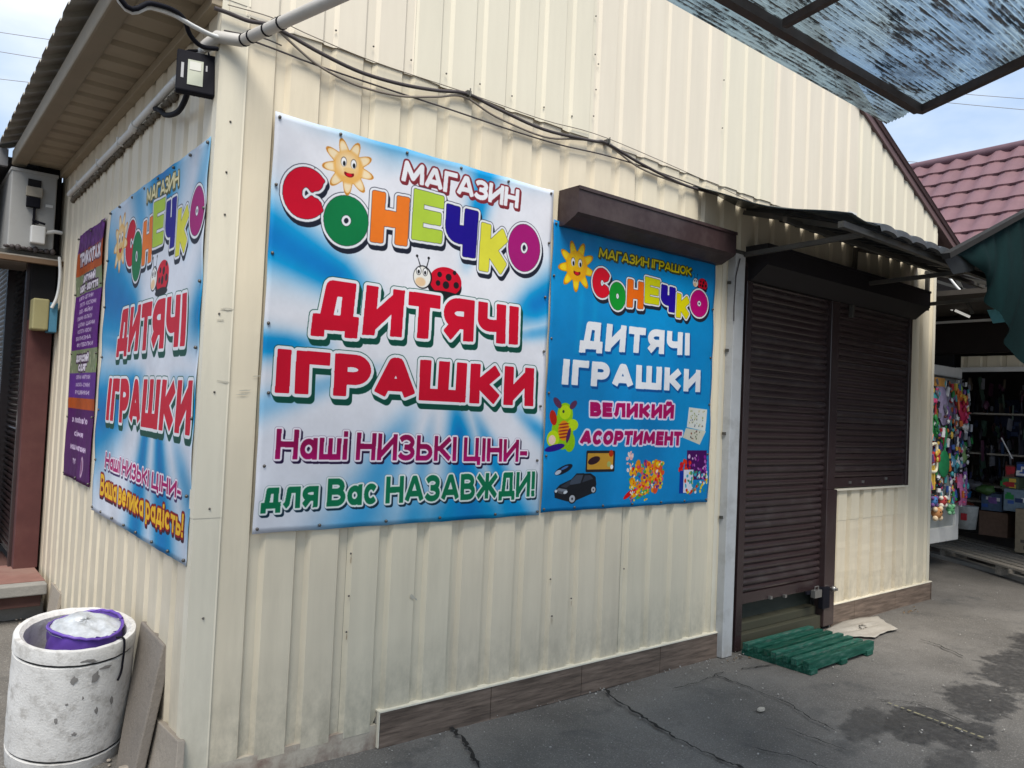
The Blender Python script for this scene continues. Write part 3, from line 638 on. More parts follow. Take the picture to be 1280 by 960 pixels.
def sun(c, ctr, R, hot=1.0, n=9):
    ps = []
    for k in range(n*12):
        a = 2*math.pi*k/(n*12); t = abs(math.sin(a*n/2)); ps.append((ctr[0]+R*(.60+.46*t**1.7)*math.sin(a), ctr[1]+R*(.60+.46*t**1.7)*math.cos(a)))
    o1, o2, o3 = C(204, 146, 84), C(240, 206, 150), C(250, 238, 214)
    if hot > 1: o1, o2, o3 = C(210, 130, 20), C(246, 190, 40), C(255, 232, 120)
    c.poly(ps, o1, e=1); P = np.array(ps); P = ctr+(P-ctr)*.92; c.poly(P, o2)
    for k in range(n):
        a = 2*math.pi*(k+.5)/n; c.ell(np.array(ctr)+R*.70*np.array((math.sin(a), math.cos(a))), R*.13, R*.22, o3, -a, 6, .7)
    c.ell(ctr, R*.60, R*.62, C(238, 190, 124) if hot <= 1 else C(246, 178, 50), 0, 7); c.ell((ctr[0]-R*.05, ctr[1]+R*.1), R*.42, R*.42, o3, 0, R*.3, .6)
    for sx in (-.2, .2):
        c.ell((ctr[0]+sx*R, ctr[1]+.16*R), .12*R, .18*R, C(70, 60, 60)); c.ell((ctr[0]+sx*R, ctr[1]+.15*R), .105*R, .165*R, C(250, 250, 250)); c.ell((ctr[0]+sx*R*1.0+.02*R, ctr[1]+.10*R), .055*R, .09*R, C(20, 24, 30))
    c.ell((ctr[0]+.04*R, ctr[1]-.24*R), .2*R, .13*R, C(120, 30, 40)); c.ell((ctr[0]+.04*R, ctr[1]-.28*R), .12*R, .06*R, C(220, 60, 70)); c.ell((ctr[0]+.04*R, ctr[1]-.12*R), .24*R, .1*R, o2, 0, 2)
def ladybug(c, ctr, R):
    x, y = ctr; k = C(24, 24, 28)
    c.ell((x+.35*R, y-.1*R), .75*R, .5*R, k); c.ell((x+.38*R, y+.08*R), .7*R, .52*R, C(206, 22, 46)); c.ell((x+.35*R, y+.3*R), .4*R, .16*R, C(235, 70, 80), 0, 5, .6)
    for dx, dy, r in ((.1, .3, .1), (.5, .25, .13), (.75, .45, .08), (.4, -.05, .14), (.85, .0, .12), (.05, -.02, .1)): c.ell((x+dx*R, y+dy*R), r*R, r*R, k)
    c.ell((x+.35*R, y-.42*R), .7*R, .14*R, k); c.ell((x-.62*R, y+.1*R), .4*R, .42*R, k); c.ell((x-.64*R, y+.1*R), .36*R, .38*R, C(240, 238, 232)); c.ell((x-.7*R, y-.08*R), .22*R, .16*R, C(235, 205, 170), 0, 4)
    for dx in (-.8, -.52): c.ell((x+dx*R, y+.3*R), .11*R, .15*R, k); c.ell((x+dx*R, y+.3*R), .09*R, .13*R, (1, 1, 1)); c.ell((x+dx*R, y+.27*R), .05*R, .07*R, k)
    for dx, ddx in ((-.75, -.15), (-.5, .1)): c.poly([(x+dx*R, y+.45*R), (x+(dx+.05)*R, y+.45*R), (x+(dx+ddx+.03)*R, y+.8*R), (x+(dx+ddx)*R, y+.8*R)], k); c.ell((x+(dx+ddx)*R, y+.82*R), .05*R, .05*R, k)
def grime(c, seed, amt=.05):
    n = smooth_noise(c.h, c.w, 7, seed)*.6+smooth_noise(c.h, c.w, 31, seed+1)*.25+smooth_noise(c.h, c.w, 120, seed+2)*.15
    c.a *= (1-amt*n[..., None])
RED, DGR, MAG = C(206, 24, 50), C(20, 74, 62), C(178, 36, 108)

def banner(name, label, canvas, x0, x1, z0, z1, front, seed, off=.006, nscrew=(6, 5), rough=.5, sag=.01):
    """printed vinyl sheet, gently rippled, hemmed, screwed to the wall along its edges"""
    im = canvas.image(name+'_print'); m = bpy.data.materials.new(name+'_vinyl'); m.use_nodes = True; t = m.node_tree; N = t.nodes; p = N['Principled BSDF']
    ti = N.new('ShaderNodeTexImage'); ti.image = im; ti.interpolation = 'Cubic'; ti.extension = 'EXTEND'
    g = N.new('ShaderNodeHueSaturation'); g.inputs['Value'].default_value = .84; g.inputs['Saturation'].default_value = 1.12; t.links.new(ti.outputs[0], g.inputs['Color']); t.links.new(g.outputs[0], p.inputs['Base Color'])
    p.inputs['Roughness'].default_value = rough; p.inputs['Specular IOR Level'].default_value = .18
    nx, nz = 70, 70; vs = []; uv = []
    R_ = random.Random(seed); ph = [R_.uniform(0, 6) for _ in range(6)]
    sc = []                                               # screw positions s, t in 0..1
    for i in range(nscrew[0]+1): sc += [(i/nscrew[0], .988), (i/nscrew[0], .012)]
    for i in range(1, nscrew[1]): sc += [(.012, i/nscrew[1]), (.988, i/nscrew[1])]
    sc = [(min(max(a+R_.uniform(-.012, .012), .012), .988), min(max(b_+R_.uniform(-.008, .008) if .1 < b_ < .9 else b_, .012), .988)) for a, b_ in sc]
    for j in range(nz+1):
        for i in range(nx+1):
            a, b_ = i/nx, j/nz
            edge = min(a, 1-a, b_, 1-b_)
            d = .0026*math.sin(9*a+3*b_+ph[0])+.0018*math.sin(15*b_-7*a+ph[1])+.0009*math.sin(31*a+22*b_+ph[2])+.0011*math.sin(46*a-9*b_+ph[3])*max(0, 1-4*min(b_, 1-b_))+.0022*math.exp(-((b_-.52)/.006)**2)-.0016*math.exp(-((a-.5)/.006)**2)
            if edge < .06:                                # pull towards screws, pucker between them
                k = (1-edge/.06); near = min(math.hypot((a-q)*1.0, (b_-r)*1.0) for q, r in sc); d += k*.006*min(1, near/.07)-k*.002
            d = max(d, -(off-.0048))
            zs = -sag*math.sin(math.pi*((a*nscrew[0]) % 1))*max(0, 1-(1-b_)/.05)*.55+sag*math.sin(math.pi*((a*nscrew[0]) % 1))*max(0, 1-b_/.05)*.45
            s_ = x0+(x1-x0)*a; z = z0+(z1-z0)*b_+zs
            if front: vs.append((s_, -off-d, z))
            else: vs.append((-off-d, x1-(x1-x0)*a, z))
            uv.append((a, b_))
    me = bpy.data.meshes.new(name); me.from_pydata(vs, [], [((j*(nx+1)+i), (j*(nx+1)+i+1), ((j+1)*(nx+1)+i+1), ((j+1)*(nx+1)+i)) for j in range(nz) for i in range(nx)])
    ul = me.uv_layers.new(name='UVMap'); idx = np.empty(len(me.loops), np.int32); me.loops.foreach_get('vertex_index', idx); ul.data.foreach_set('uv', np.array(uv, np.float32)[idx].ravel())
    me.polygons.foreach_set('use_smooth', [True]*len(me.polygons)); me.materials.append(m)
    o = link(name, me); tag(o, label, 'banner')
    so_ = o.modifiers.new('thick', 'SOLIDIFY'); so_.thickness = .0012; so_.offset = -1
    for a, b_ in sc:
        s_ = x0+(x1-x0)*a; z = z0+(z1-z0)*b_
        if front: link('screw', scm, o, loc=(s_, -off-.003, z))
        else: link('screw', scm, o, loc=(-off-.003, x1-(x1-x0)*a, z))
    return o
scm = MB().ball((0, 0, 0), .0075, 8, 5).mesh('banner_screw', M_screw)

# --- main banner
ML, MR, MTz, MBz = .229, 1.776, 2.740, 1.0
c = Canvas(ML, MR, MBz, MTz, 640, ('y', -.01))
cc = c.px(558, 432)
rays(c, cc, [(155, 8, 1, .38, .1), (187, 4, .85, .55, -.1), (24, 9, 1, .35, .1), (10, 4, .5, .3, .1), (76, 5, .8, .35, .1), (106, 8, .5, .8, .2), (-76, 9, 1, .18, -.1), (-60, 5, .7, .3, 0), (-120, 9, .55, .3, .1), (-33, 4, .6, .45, 0), (200, 4, .35, .3, 0), (-100, 5, .4, .3, 0)], C(234, 235, 242), C(0, 126, 202))
m_ = np.exp(-((c.X-c.w*.70)/(c.w*.28))**2-((c.Y)/(c.h*.08))**2); c.paint((m_*.7).astype(np.float32), C(20, 140, 205))
m_ = np.exp(-((c.X-c.w*.5)/(c.w*.32))**2-((c.Y-c.h)/(c.h*.028))**2); c.paint((m_*.6).astype(np.float32), C(60, 150, 205))
c.text('МАГАЗИН', (505, 201), (502, 227), (648.4, 238), (647, 260), [(8.5, C(122, 56, 62), 4, -5), (8, C(136, 62, 68), 0, 0), (3.0, C(238, 240, 244), 0, 0)], .17)
col7 = [RED, C(36, 122, 74), C(240, 142, 92), C(184, 210, 96), C(48, 40, 140), C(226, 222, 100), C(166, 60, 122)]
LM = [('С', 354, 209, 405, 273), ('О', 405, 245, 460, 307), ('Н', 464, 243, 510, 305), ('Е', 515.5, 241, 553, 302), ('Ч', 556, 260, 596, 320), ('К', 600, 283, 634, 341), ('О', 636, 281, 675, 339)]
letters(c, [(a, x0, y0, x1, y1, k, (-5, -3, 5, 3)) for (a, x0, y0, x1, y1), k in zip(LM, col7)], 6, 8, (5, -12), .055)
sun(c, c.px(436, 209), 76)
ladybug(c, c.px(546, 353), 84)
lay_red = lambda g: [(g+11, DGR, 8, -15), (g+11, DGR, 0, 0), (g+9, WH, 0, 0), (g, RED, 0, 0)]
c.text('ДИТЯЧІ', (397, 349), (390, 413), (647.5, 385), (646.5, 430), lay_red(3.5), .27)
c.text('ІГРАШКИ', (348, 437.5), (344.5, 489.5), (667.5, 461.5), (666, 507), lay_red(3.5), .27)
pz = c.px(345, 575)[1]
c.text('Наші НИЗЬКІ ЦІНИ-', (346, 536.5), (343.5, 573.5), (659, 550.5), (658, 577), [(7.5, C(40, 26, 60), 5, -6), (7, C(246, 240, 248), 0, 0), (1.6, vgrad(MAG, C(150, 30, 84), pz, pz+40), 0, 0)], .18)
c.text('для Вас НАЗАВЖДИ!', (328, 602), (325.5, 637), (668.5, 589.5), (667.5, 620), [(7.5, C(26, 50, 66), 5, -6), (7, C(240, 246, 244), 0, 0), (1.6, C(38, 120, 84), 0, 0)], .2)
grime(c, 3, .10)
banner('main_banner', 'largest white and blue toy shop banner on the front wall nearest the corner', c, ML, MR, MBz, MTz, True, 1, .011, (5, 6))
# --- blue banner
c = Canvas(MR+.01, 3.215, 1.012, 2.585, 620, ('y', -.01))
c.a[:] = C(8, 138, 204); n_ = smooth_noise(c.h, c.w, 5, 11)-.5; c.a += n_[..., None]*np.array((.02, .09, .09)); 
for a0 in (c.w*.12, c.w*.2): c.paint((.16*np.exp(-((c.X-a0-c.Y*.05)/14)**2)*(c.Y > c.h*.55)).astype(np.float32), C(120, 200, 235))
sun(c, c.px(721, 333), 84, 2)
c.text('МАГАЗИН ІГРАШОК', (750, 309.5), (749, 321.8), (864.2, 335), (863.6, 344.5), [(5, C(60, 66, 50), 4, -4), (4.6, C(70, 76, 40), 0, 0), (1.2, C(240, 214, 70), 0, 0)], .16)
LB = [('С', 741.2, 335, 762.2, 372), ('О', 762, 353, 782, 387.5), ('Н', 784, 351, 804, 385), ('Е', 805.7, 348, 823.7, 380), ('Ч', 825.4, 358, 843.4, 389.5), ('К', 845, 368.6, 861.5, 398), ('О', 863, 363, 885, 396)]
colb = [C(220, 36, 52), C(52, 150, 66), C(238, 116, 52), C(214, 214, 40), C(56, 46, 150), C(224, 214, 40), C(190, 36, 120)]
ladybug(c, c.px(875, 356), 46)
letters(c, [(a, x0, y0, x1, y1, k, (-2.5, -1.5, 2.5, 1.5)) for (a, x0, y0, x1, y1), k in zip(LB, colb)], 5, 7, (5, -11), .035)
lw = [(2.5, C(24, 84, 150), 6, -9), (2, WH, 0, 0)]
c.text('ДИТЯЧІ', (727, 401), (724, 437), (862, 417), (861, 444), lw, .27); c.text('ІГРАШКИ', (704, 449), (702, 480), (875, 463), (874.5, 490), lw, .27)
lv = [(9, C(236, 226, 244), 0, 0), (2, C(176, 22, 96), 0, 0)]
c.text('ВЕЛИКИЙ', (738, 503), (737.5, 520), (842, 506.5), (841.5, 523), lv, .27); c.text('АСОРТИМЕНТ', (727, 538.5), (724, 555), (852, 540), (851, 556.5), lv, .27)
# printed pictures: plush dragon, cars, play set, bricks, books, sheet
def blobs(c, pts, cols, seed, k, r):
    R_ = random.Random(seed); P = [c.px(*p) for p in pts]; xs_ = [p[0] for p in P]; ys_ = [p[1] for p in P]
    for _ in range(k): c.ell((R_.uniform(min(xs_), max(xs_)), R_.uniform(min(ys_), max(ys_))), R_.uniform(*r), R_.uniform(*r)*.8, R_.choice(cols), R_.uniform(0, 3), 2)
g1, g2 = C(150, 200, 50), C(196, 224, 80)
p = c.px(704, 533); 
c.ell((p[0]+6, p[1]+40), 36, 40, g1); c.ell((p[0]-4, p[1]-16), 50, 62, g1); c.ell((p[0]+42, p[1]+6), 26, 20, g2); c.ell((p[0]+30, p[1]-52), 26, 34, g1)
c.ell((p[0]-30, p[1]+78), 24, 12, C(90, 50, 80), -.7); c.ell((p[0]+42, p[1]+74), 20, 11, C(90, 50, 80), .7); c.ell((p[0]-48, p[1]+28), 16, 26, C(190, 60, 50), .3)
c.ell((p[0]+6, p[1]+48), 26, 24, g2); c.ell((p[0]-2, p[1]+50), 5, 5, C(50, 60, 40)); c.ell((p[0]+2, p[1]-14), 26, 34, C(230, 150, 60))
for k in range(5): c.ell((p[0]+2, p[1]+8-k*11), 24, 2.6, C(150, 60, 60), .12)
c.ell((p[0]-46, p[1]-42), 28, 28, g2); c.ell((p[0]-50, p[1]-46), 16, 16, C(250, 220, 200)); c.ell((p[0]-36, p[1]-72), 44, 11, C(60, 40, 130), .2); c.ell((p[0]+24, p[1]-30), 8, 26, C(80, 40, 90), -.3)
def car(u0, v0, u1, v1):
    a = c.px(u0, v1); b_ = c.px(u1, v0); w_, h_ = b_[0]-a[0], b_[1]-a[1]; T = lambda x, y: (a[0]+x*w_, a[1]+y*h_)
    kk = C(26, 28, 34)
    c.poly([T(0, .42), T(.02, .2), T(.3, .06), T(.45, .05), T(.95, .32), T(1, .6), T(.97, .86), T(.85, .98), T(.5, 1), T(.38, .8), T(.12, .62)], kk, e=1)
    c.poly([T(.38, .78), T(.5, .95), T(.66, .94), T(.6, .66), T(.3, .6)], C(74, 82, 96)); c.poly([T(.64, .68), T(.70, .93), T(.84, .92), T(.92, .8)], C(60, 66, 78))
    c.poly([T(.14, .56), T(.34, .76), T(.36, .62), T(.28, .52)], C(56, 60, 70)); c.poly([T(.02, .42), T(.1, .52), T(.3, .46), T(.28, .38)], C(130, 136, 146)); c.ell(T(.26, .37), w_*.05, h_*.05, C(220, 225, 230), .3); c.ell(T(.04, .42), w_*.03, h_*.05, C(220, 225, 230))
    c.poly([T(.08, .36), T(.2, .3), T(.2, .38), T(.1, .44)], C(90, 92, 98))
    for wx, wy, r in ((.42, .14, .15), (.93, .42, .12)): c.ell(T(wx, wy), w_*r*.62, h_*r*1.1, C(14, 14, 16)); c.ell(T(wx, wy), w_*r*.45, h_*r*.85, C(190, 194, 200)); c.ell(T(wx, wy), w_*r*.14, h_*r*.3, C(60, 60, 64))
car(692, 591, 746, 630); 
a_ = c.px(704, 587); c.ell(a_, 42, 13, C(24, 26, 40), .35); c.ell((a_[0]-24, a_[1]-9), 15, 7, C(200, 210, 225), .35); c.ell((a_[0]+4, a_[1]+6), 18, 4, C(90, 130, 190), .35)
a_, b_ = c.px(733, 588.5), c.px(768, 565); x0, y0, x1, y1 = a_[0], a_[1], b_[0], b_[1]
c.poly([(x0, y0), (x1, y0), (x1, y1), (x0, y1)], C(40, 34, 36), e=6); c.poly([(x0+4, y0+6), (x1-6, y0+6), (x1-6, y1-6), (x0+4, y1-6)], C(214, 166, 90), e=3); c.ell((x0+34, (y0+y1)/2+3), 30, 13, C(50, 26, 34), .25); c.ell((x1-26, y0+22), 10, 10, C(180, 190, 120)); c.ell((x1-16, y0+60), 12, 12, C(190, 70, 50)); c.ell((x1-10, y0+12), 8, 8, (1, 1, 1))
bright = [C(230, 60, 60), C(250, 180, 50), C(250, 220, 90), C(90, 170, 80), C(240, 110, 140), C(250, 150, 90), C(255, 240, 220), C(120, 60, 130)]
blobs(c, [(790, 578), (826, 612)], [C(236, 150, 70), C(245, 190, 90), C(230, 110, 90)], 2, 60, (10, 18)); blobs(c, [(788, 577), (828, 612)], bright, 5, 130, (3, 8)); blobs(c, [(783, 565), (792, 590)], [C(240, 190, 190), C(250, 220, 210)], 6, 16, (5, 9))
for k in range(3): q = c.px(786+k*8, 618); c.ell(q, 34, 9, bright[k+(k == 2)], .5)
blobs(c, [(788, 608), (812, 626)], bright+[C(200, 210, 240)], 9, 50, (3, 6))
a_, b_ = c.px(857, 600), c.px(883, 563); c.poly([a_, (b_[0], a_[1]), b_, (a_[0], b_[1])], C(76, 26, 92)); blobs(c, [(860, 567), (882, 598)], [C(150, 60, 150), C(190, 120, 190), C(110, 40, 120), C(230, 200, 230)], 3, 34, (4, 9))
blobs(c, [(849, 576), (862, 588)], [C(220, 40, 50), C(240, 80, 60)], 4, 22, (6, 10)); a_, b_ = c.px(848, 617), c.px(858, 588); c.poly([a_, (b_[0], a_[1]), b_, (a_[0], b_[1])], C(50, 70, 160)); a_, b_ = c.px(853, 616), c.px(866, 587); c.poly([a_, (b_[0], a_[1]), b_, (a_[0], b_[1])], C(236, 236, 246)); blobs(c, [(856, 590), (882, 616)], [C(90, 180, 200), C(240, 210, 90), C(80, 150, 110), C(220, 90, 70), C(240, 240, 240)], 8, 60, (4, 9))
a_ = [c.px(*q) for q in ((861, 509), (884, 512), (881, 539), (858, 534))]; c.poly(a_, C(226, 228, 222)); a2 = [c.px(*q) for q in ((857, 535), (882, 539), (874, 556), (853, 547))]; c.poly(a2, C(214, 212, 196)); blobs(c, [(862, 512), (880, 535)], [C(120, 130, 130), C(160, 170, 120), C(90, 90, 100), C(200, 190, 150)], 12, 34, (2, 5)); blobs(c, [(860, 538), (874, 550)], [C(120, 60, 50), C(80, 90, 60), C(60, 60, 80)], 13, 12, (2, 5))
grime(c, 9, .12)
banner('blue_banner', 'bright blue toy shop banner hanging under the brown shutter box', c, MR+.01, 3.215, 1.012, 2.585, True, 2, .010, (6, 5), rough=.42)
# --- side banner
SY0, SY1, SZ0, SZ1 = .035, 1.771, .884, 2.584
c = Canvas(SY0, SY1, SZ0, SZ1, 620, ('x', -.01))
cc = c.px(196, 452)
rays(c, cc, [(150, 16, 1, .3, .35), (90, 17, 1, .55, .2), (15, 12, .9, .35, .2), (200, 13, 1, .15, -.2), (-20, 8, .8, .2, .1), (-110, 12, .9, .12, .3), (-70, 11, .95, .1, -.1), (-45, 6, .5, .4, 0), (120, 8, .5, .5, 0), (55, 6, .4, .5, 0), (172, 5, .6, .5, 0)], C(226, 230, 240), C(6, 118, 186))
c.text('МАГАЗИН', (185.3, 237), (184.4, 255), (223.5, 212), (222.6, 231.5), [(6, C(70, 80, 60), 4, -5), (5, C(110, 100, 50), 0, 0), (1.4, C(246, 234, 190), 0, 0)], .15)
LS = [('С', 158, 276, 170.4, 333), ('О', 165.5, 290, 178, 351), ('Н', 179, 274, 190.5, 330), ('Е', 192, 250, 205, 307), ('Ч', 206, 249, 218.5, 311), ('К', 220, 258, 234.5, 318), ('О', 237, 233, 256, 294)]
letters(c, [(a, x0, y0, x1, y1, k, (4, 3, -4, -3)) for (a, x0, y0, x1, y1), k in zip(LS, col7)], 6, 8, (5, -12), .058)
sun(c, c.px(151, 303), 98); ladybug(c, c.px(199, 350), 88)
c.text('ДИТЯЧІ', (149.5, 389), (145.5, 441), (233, 367), (229.5, 431), lay_red(3.5), .27); c.text('ІГРАШКИ', (137, 474), (133, 524), (241, 477), (237, 543), lay_red(3.5), .27)
pz = c.px(180, 598)[1]
c.text('Наші НИЗЬКІ ЦІНИ-', (132, 565), (130.5, 584), (226, 604), (224.8, 624), [(7.5, C(60, 40, 90), 5, -6), (7, C(246, 240, 248), 0, 0), (1.4, MAG, 0, 0)], .18)
c.text('Ваша велика радість!', (126.6, 592), (125.6, 618), (229, 643), (228, 672), [(8, C(60, 26, 40), 5, -6), (7, C(150, 34, 40), 0, 0), (1.6, C(250, 204, 96), 0, 0)], .18)
grime(c, 21, .14)
banner('side_banner', 'toy shop banner on the shaded side wall, with the yellow bottom line', c, SY0, SY1, SZ0, SZ1, False, 3, .011, (7, 6))
# --- narrow purple banner
PY0, PY1, PZ0, PZ1 = 1.896, 2.671, .997, 2.566
c = Canvas(PY0, PY1, PZ0, PZ1, 620, ('x', -.01)); Pu, Pd, Or, Gr = C(92, 42, 112), C(78, 28, 92), C(190, 98, 60), C(134, 142, 110)
zr = [c.px(u, v)[1]/c.h for u, v in ((98.5, 318), (97, 347), (95.5, 372), (91.5, 439), (90, 467), (88.5, 497), (88, 510))]
c.a[:] = Pd; bands = [1]+zr+[0]; cl = [Pd, Or, Gr, C(98, 40, 124), Gr, C(104, 62, 140), Or, C(84, 26, 96)]
for i, k in enumerate(cl): c.a[max(0, int(bands[i+1]*c.h)):int(bands[i]*c.h)+1] = k
blobs2 = random.Random(5)
for _ in range(120): c.ell((blobs2.uniform(0, c.w), blobs2.uniform(zr[0], 1)*c.h), blobs2.uniform(5, 26), blobs2.uniform(4, 10), C(126, 72, 150), blobs2.uniform(0, 3), 6, .4)
for _ in range(70):
    lo_ = blobs2.choice(((zr[2], zr[1]), (zr[4], zr[3]))); c.ell((blobs2.uniform(0, c.w), blobs2.uniform(*lo_)*c.h), blobs2.uniform(4, 16), blobs2.uniform(3, 8), blobs2.choice((C(140, 180, 90), C(110, 130, 100), C(190, 190, 160))), blobs2.uniform(0, 3), 4, .7)
def row(t, f, h, x0=.12, x1=.88, lay=None):
    y = f*c.h; c.text(t, (x0*c.w, y+h), (x0*c.w, y), (x1*c.w, y+h), (x1*c.w, y), lay or [(.6, C(226, 206, 232), 0, 0)], .2, photo=False)
lz = [(8, C(60, 24, 60), 0, 0), (2.5, C(240, 232, 240), 0, 0)]
row('ТРИКОТАЖ', (zr[0]*.38+zr[1]*.62), 52, .1, .9, lz)
row('ДИТЯЧИЙ', zr[1]*.45+zr[2]*.55+.012, 24, .3, .75, lz); row('ОДЯГ - ВЗУТТЯ', zr[2]+.012, 24, .16, .86, lz)
for i, t in enumerate(('КОФТИ - ШТАНИ', 'ПЛАТТЯ - КОСТЮМИ', 'БОДІ - МАЙКИ', 'ПІЖАМИ - ХАЛАТИ', 'ШАПКИ - ШАРФИ', 'КОЛГОТИ - НОСКИ', 'БІЛИЗНА', 'ФУТБОЛКИ')):
    row(t, zr[2]+(zr[3]-zr[2])*(i+.85)/8.3, 16, .2-.05*(i % 3 == 0), .72+.1*(i % 3 == 1))
row('ДОРОСЛИЙ', zr[3]*.5+zr[4]*.5, 24, .2, .7, lz); row('ОДЯГ', zr[4]+.01, 24, .3, .66, lz)
for i, t in enumerate(('СОРОЧКИ - ФАРТУХИ', 'ХАЛАТИ - СУКНІ', 'РУШНИКИ')): row(t, zr[4]+(zr[5]-zr[4])*(i+.8)/3.3, 16, .22, .8)
for i, t in enumerate(('з любов\'ю', 'сімя', 'наш магазин', 'тут')): row(t, zr[6]-(zr[6])*(i+1)/5.2, 22, .2+.12*(i % 2), .8-.12*(i % 2) if i < 3 else .42, [(1.6, C(228, 206, 232), 0, 0)])
c.ell((c.w*.72, zr[6]*.22*c.h), 24, 40, C(200, 170, 196)); c.ell((c.w*.72, zr[6]*.22*c.h), 14, 28, C(140, 90, 130))
grime(c, 31, .25)
banner('purple_banner', 'narrow purple and orange price banner at the far end of the side wall', c, PY0, PY1, PZ0, PZ1, False, 4, .010, (2, 4))
# ------------------------------------------------------------------ awning over the door
AY, AZ = -.87, 2.68
awn = thing('door_awning', 'dark sheet awning on steel struts over the shuttered door and window', 'awning', (3.4, 0, 0))
def aw_pt(x, t, dz=0): return Vector((x, -.95*t, 2.985-.285*t+dz+.02*math.sin(3.1*t)))
m = MB(); pts = prof_pts(3.42, 6.15, .02); vs = []; K = 5        # profiled sheet, ribs run down the slope
for j in range(K+1):
    for x, h in pts: vs.append(aw_pt(x, j/K, .018-h*.022))
n = len(pts); nn = len(vs); vs += [v+Vector((0, 0, -.002)) for v in vs]
fs = [(j*n+i, j*n+i+1, (j+1)*n+i+1, (j+1)*n+i) for j in range(K) for i in range(n-1)]
m.add(vs, fs+[tuple(q+nn for q in f)[::-1] for f in fs]+[(K*n+i, K*n+i+1, nn+K*n+i+1, nn+K*n+i) for i in range(n-1)]); m.build('awning_sheet', M_awn, awn)
# ridged tile-like strip pressed over the front edge (humped caps)
m = MB(); vs = []; q = []; x = 3.46
while x < 6.1: q.append(x); x += .02
for x in q:
    t = ((x-3.46) % .2)/.2; hmp = .02*(1-abs(2*t-1)**3)
    for (dy, dz) in ((.16, .052), (.0, .0+hmp*.0), ): pass
    vs += [Vector((x, -.78, 2.768+hmp)), Vector((x, -.965, 2.712+hmp)), Vector((x, -.975, 2.675+hmp*.9)), Vector((x, -.955, 2.668+hmp*.9))]
m.add(vs, [(4*i+k, 4*i+k+1, 4*i+k+5, 4*i+k+4) for i in range(len(q)-1) for k in range(3)]); m.build('ridge_strip', M_awn, awn)
# limp left flap of the awning, film over a thin lath
m = MB(); A, B_, C_, D_ = aw_pt(2.96, 0, .035), aw_pt(3.50, 0, .01), aw_pt(3.16, 1, .02), aw_pt(3.56, 1.0, .0); vs = []
for j in range(13):
    t = j/12
    for i in range(7):
        s = i/6; p = A.lerp(B_, s).lerp(C_.lerp(D_, s), t); p.z += -.035*math.sin(math.pi*t)*(1-s)+.008*math.sin(9*t+5*s)+(.03*math.sin(math.pi*t)*s); vs.append(p)
m.add(vs, [(j*7+i, j*7+i+1, (j+1)*7+i+1, (j+1)*7+i) for j in range(12) for i in range(6)], True)
o = m.build('side_flap', mat('dark_green_film', (.022, .03, .032), .35, var=.3, dirt=(.16, .17, .17), dscale=9, damt=.5), awn); sm_ = o.modifiers.new('t', 'SOLIDIFY'); sm_.thickness = .006
MB().bar((3.14, AY-.03, 2.67), (6.4, AY-.03, 2.66), .035, .035).build('front_tube', M_awnsteel, awn)
MB().bar((3.30, -.45, 2.80), (6.4, -.45, 2.80), .03, .03).build('middle_tube', M_awnsteel, awn)
for x in (3.46, 4.95, 6.22):
    MB().bar((x, -.02, 2.655), (x, AY-.03, 2.675), .028, .03).build('strut', M_awnsteel, awn)
    MB().bar((x+.02, -.03, 2.95), (x+.02, AY, 2.70), .025, .03).build('rafter', M_awnsteel, awn)
MB().bar((4.95, -.03, 2.40), (4.95, -.05, 2.95), .03, .03, (1, 0, 0)).build('hanger', M_awnsteel, awn)
MB().bar((6.22, -.06, 2.6), (6.22, -.06, 2.95), .03, .03, (1, 0, 0)).build('hanger', M_awnsteel, awn)
q = at(990, 268, 'y', -.55)
MB().box((3.62, -.70, 2.862), (3.70, -.60, 2.872)).build('pale_patch', M_white, awn)
# post
post = MB(); post.box((3.362, -.06, .0), (3.470, .0, 2.655)); p_ = post.build('steel_post', M_post, bevel=.004)
tag(p_, 'pale blue painted square post with chipped foot, left of the door shutter', 'post')
MB().box((3.352, -.07, 2.655), (3.48, .0, 2.675)).build('post_cap', M_awnsteel, p_)
for z in (.9, 1.45, 2.0, 2.45): MB().box((3.346, -.03, z), (3.362, -.01, z+.018)).build('hinge_stub', M_awnsteel, p_)
MB().tube([(3.40, -.066, 2.62), (3.357, -.068, 2.50), (3.350, -.066, 2.3), (3.354, -.066, 2.20)], .004, 6).build('hanging_wire', M_cable, p_)

# ------------------------------------------------------------------ cables and conduits
def wp(u, v, d=.02): return at(u, v, 'y', -d)
def smooth(pts, n=6):
    P = [Vector(p) for p in pts]; P = [P[0]]+P+[P[-1]]; out = []
    for i in range(1, len(P)-2):
        for k in range(n):
            t = k/n; a, b_, c_, d_ = P[i-1:i+3]
            out.append(.5*((2*b_)+(c_-a)*t+(2*a-5*b_+4*c_-d_)*t*t+(3*b_-a-3*c_+d_)*t**3))
    return out+[P[-2]]
def cable(pts, r, m, name, label, cat='cable', grp=None):
    o = MB().tube(smooth(pts), r, 7).build(name, m); return tag(o, label, cat, grp)
cable([wp(u, v, .03) for u, v in ((268, 10), (287, 17), (310, 26), (336, 31), (360, 43), (400, 66), (450, 90), (500, 105), (545, 113), (583, 117), (620, 135), (680, 162), (740, 176), (758, 179), (800, 204), (850, 229), (885, 240), (935, 252))], .0085, M_cable, 'sagging_cable', 'thickest dark cable sagging across the front wall above the banners')
cable([wp(u, v, .025) for u, v in ((345, 35), (366, 55), (390, 76), (415, 92), (450, 108), (500, 120), (545, 121), (580, 121), (620, 146), (680, 171), (720, 174), (757, 180), (800, 210), (850, 230), (885, 240))], .0055, M_cable2, 'sagging_cable', 'grey brown cable hanging in loops just below the thickest wall cable')
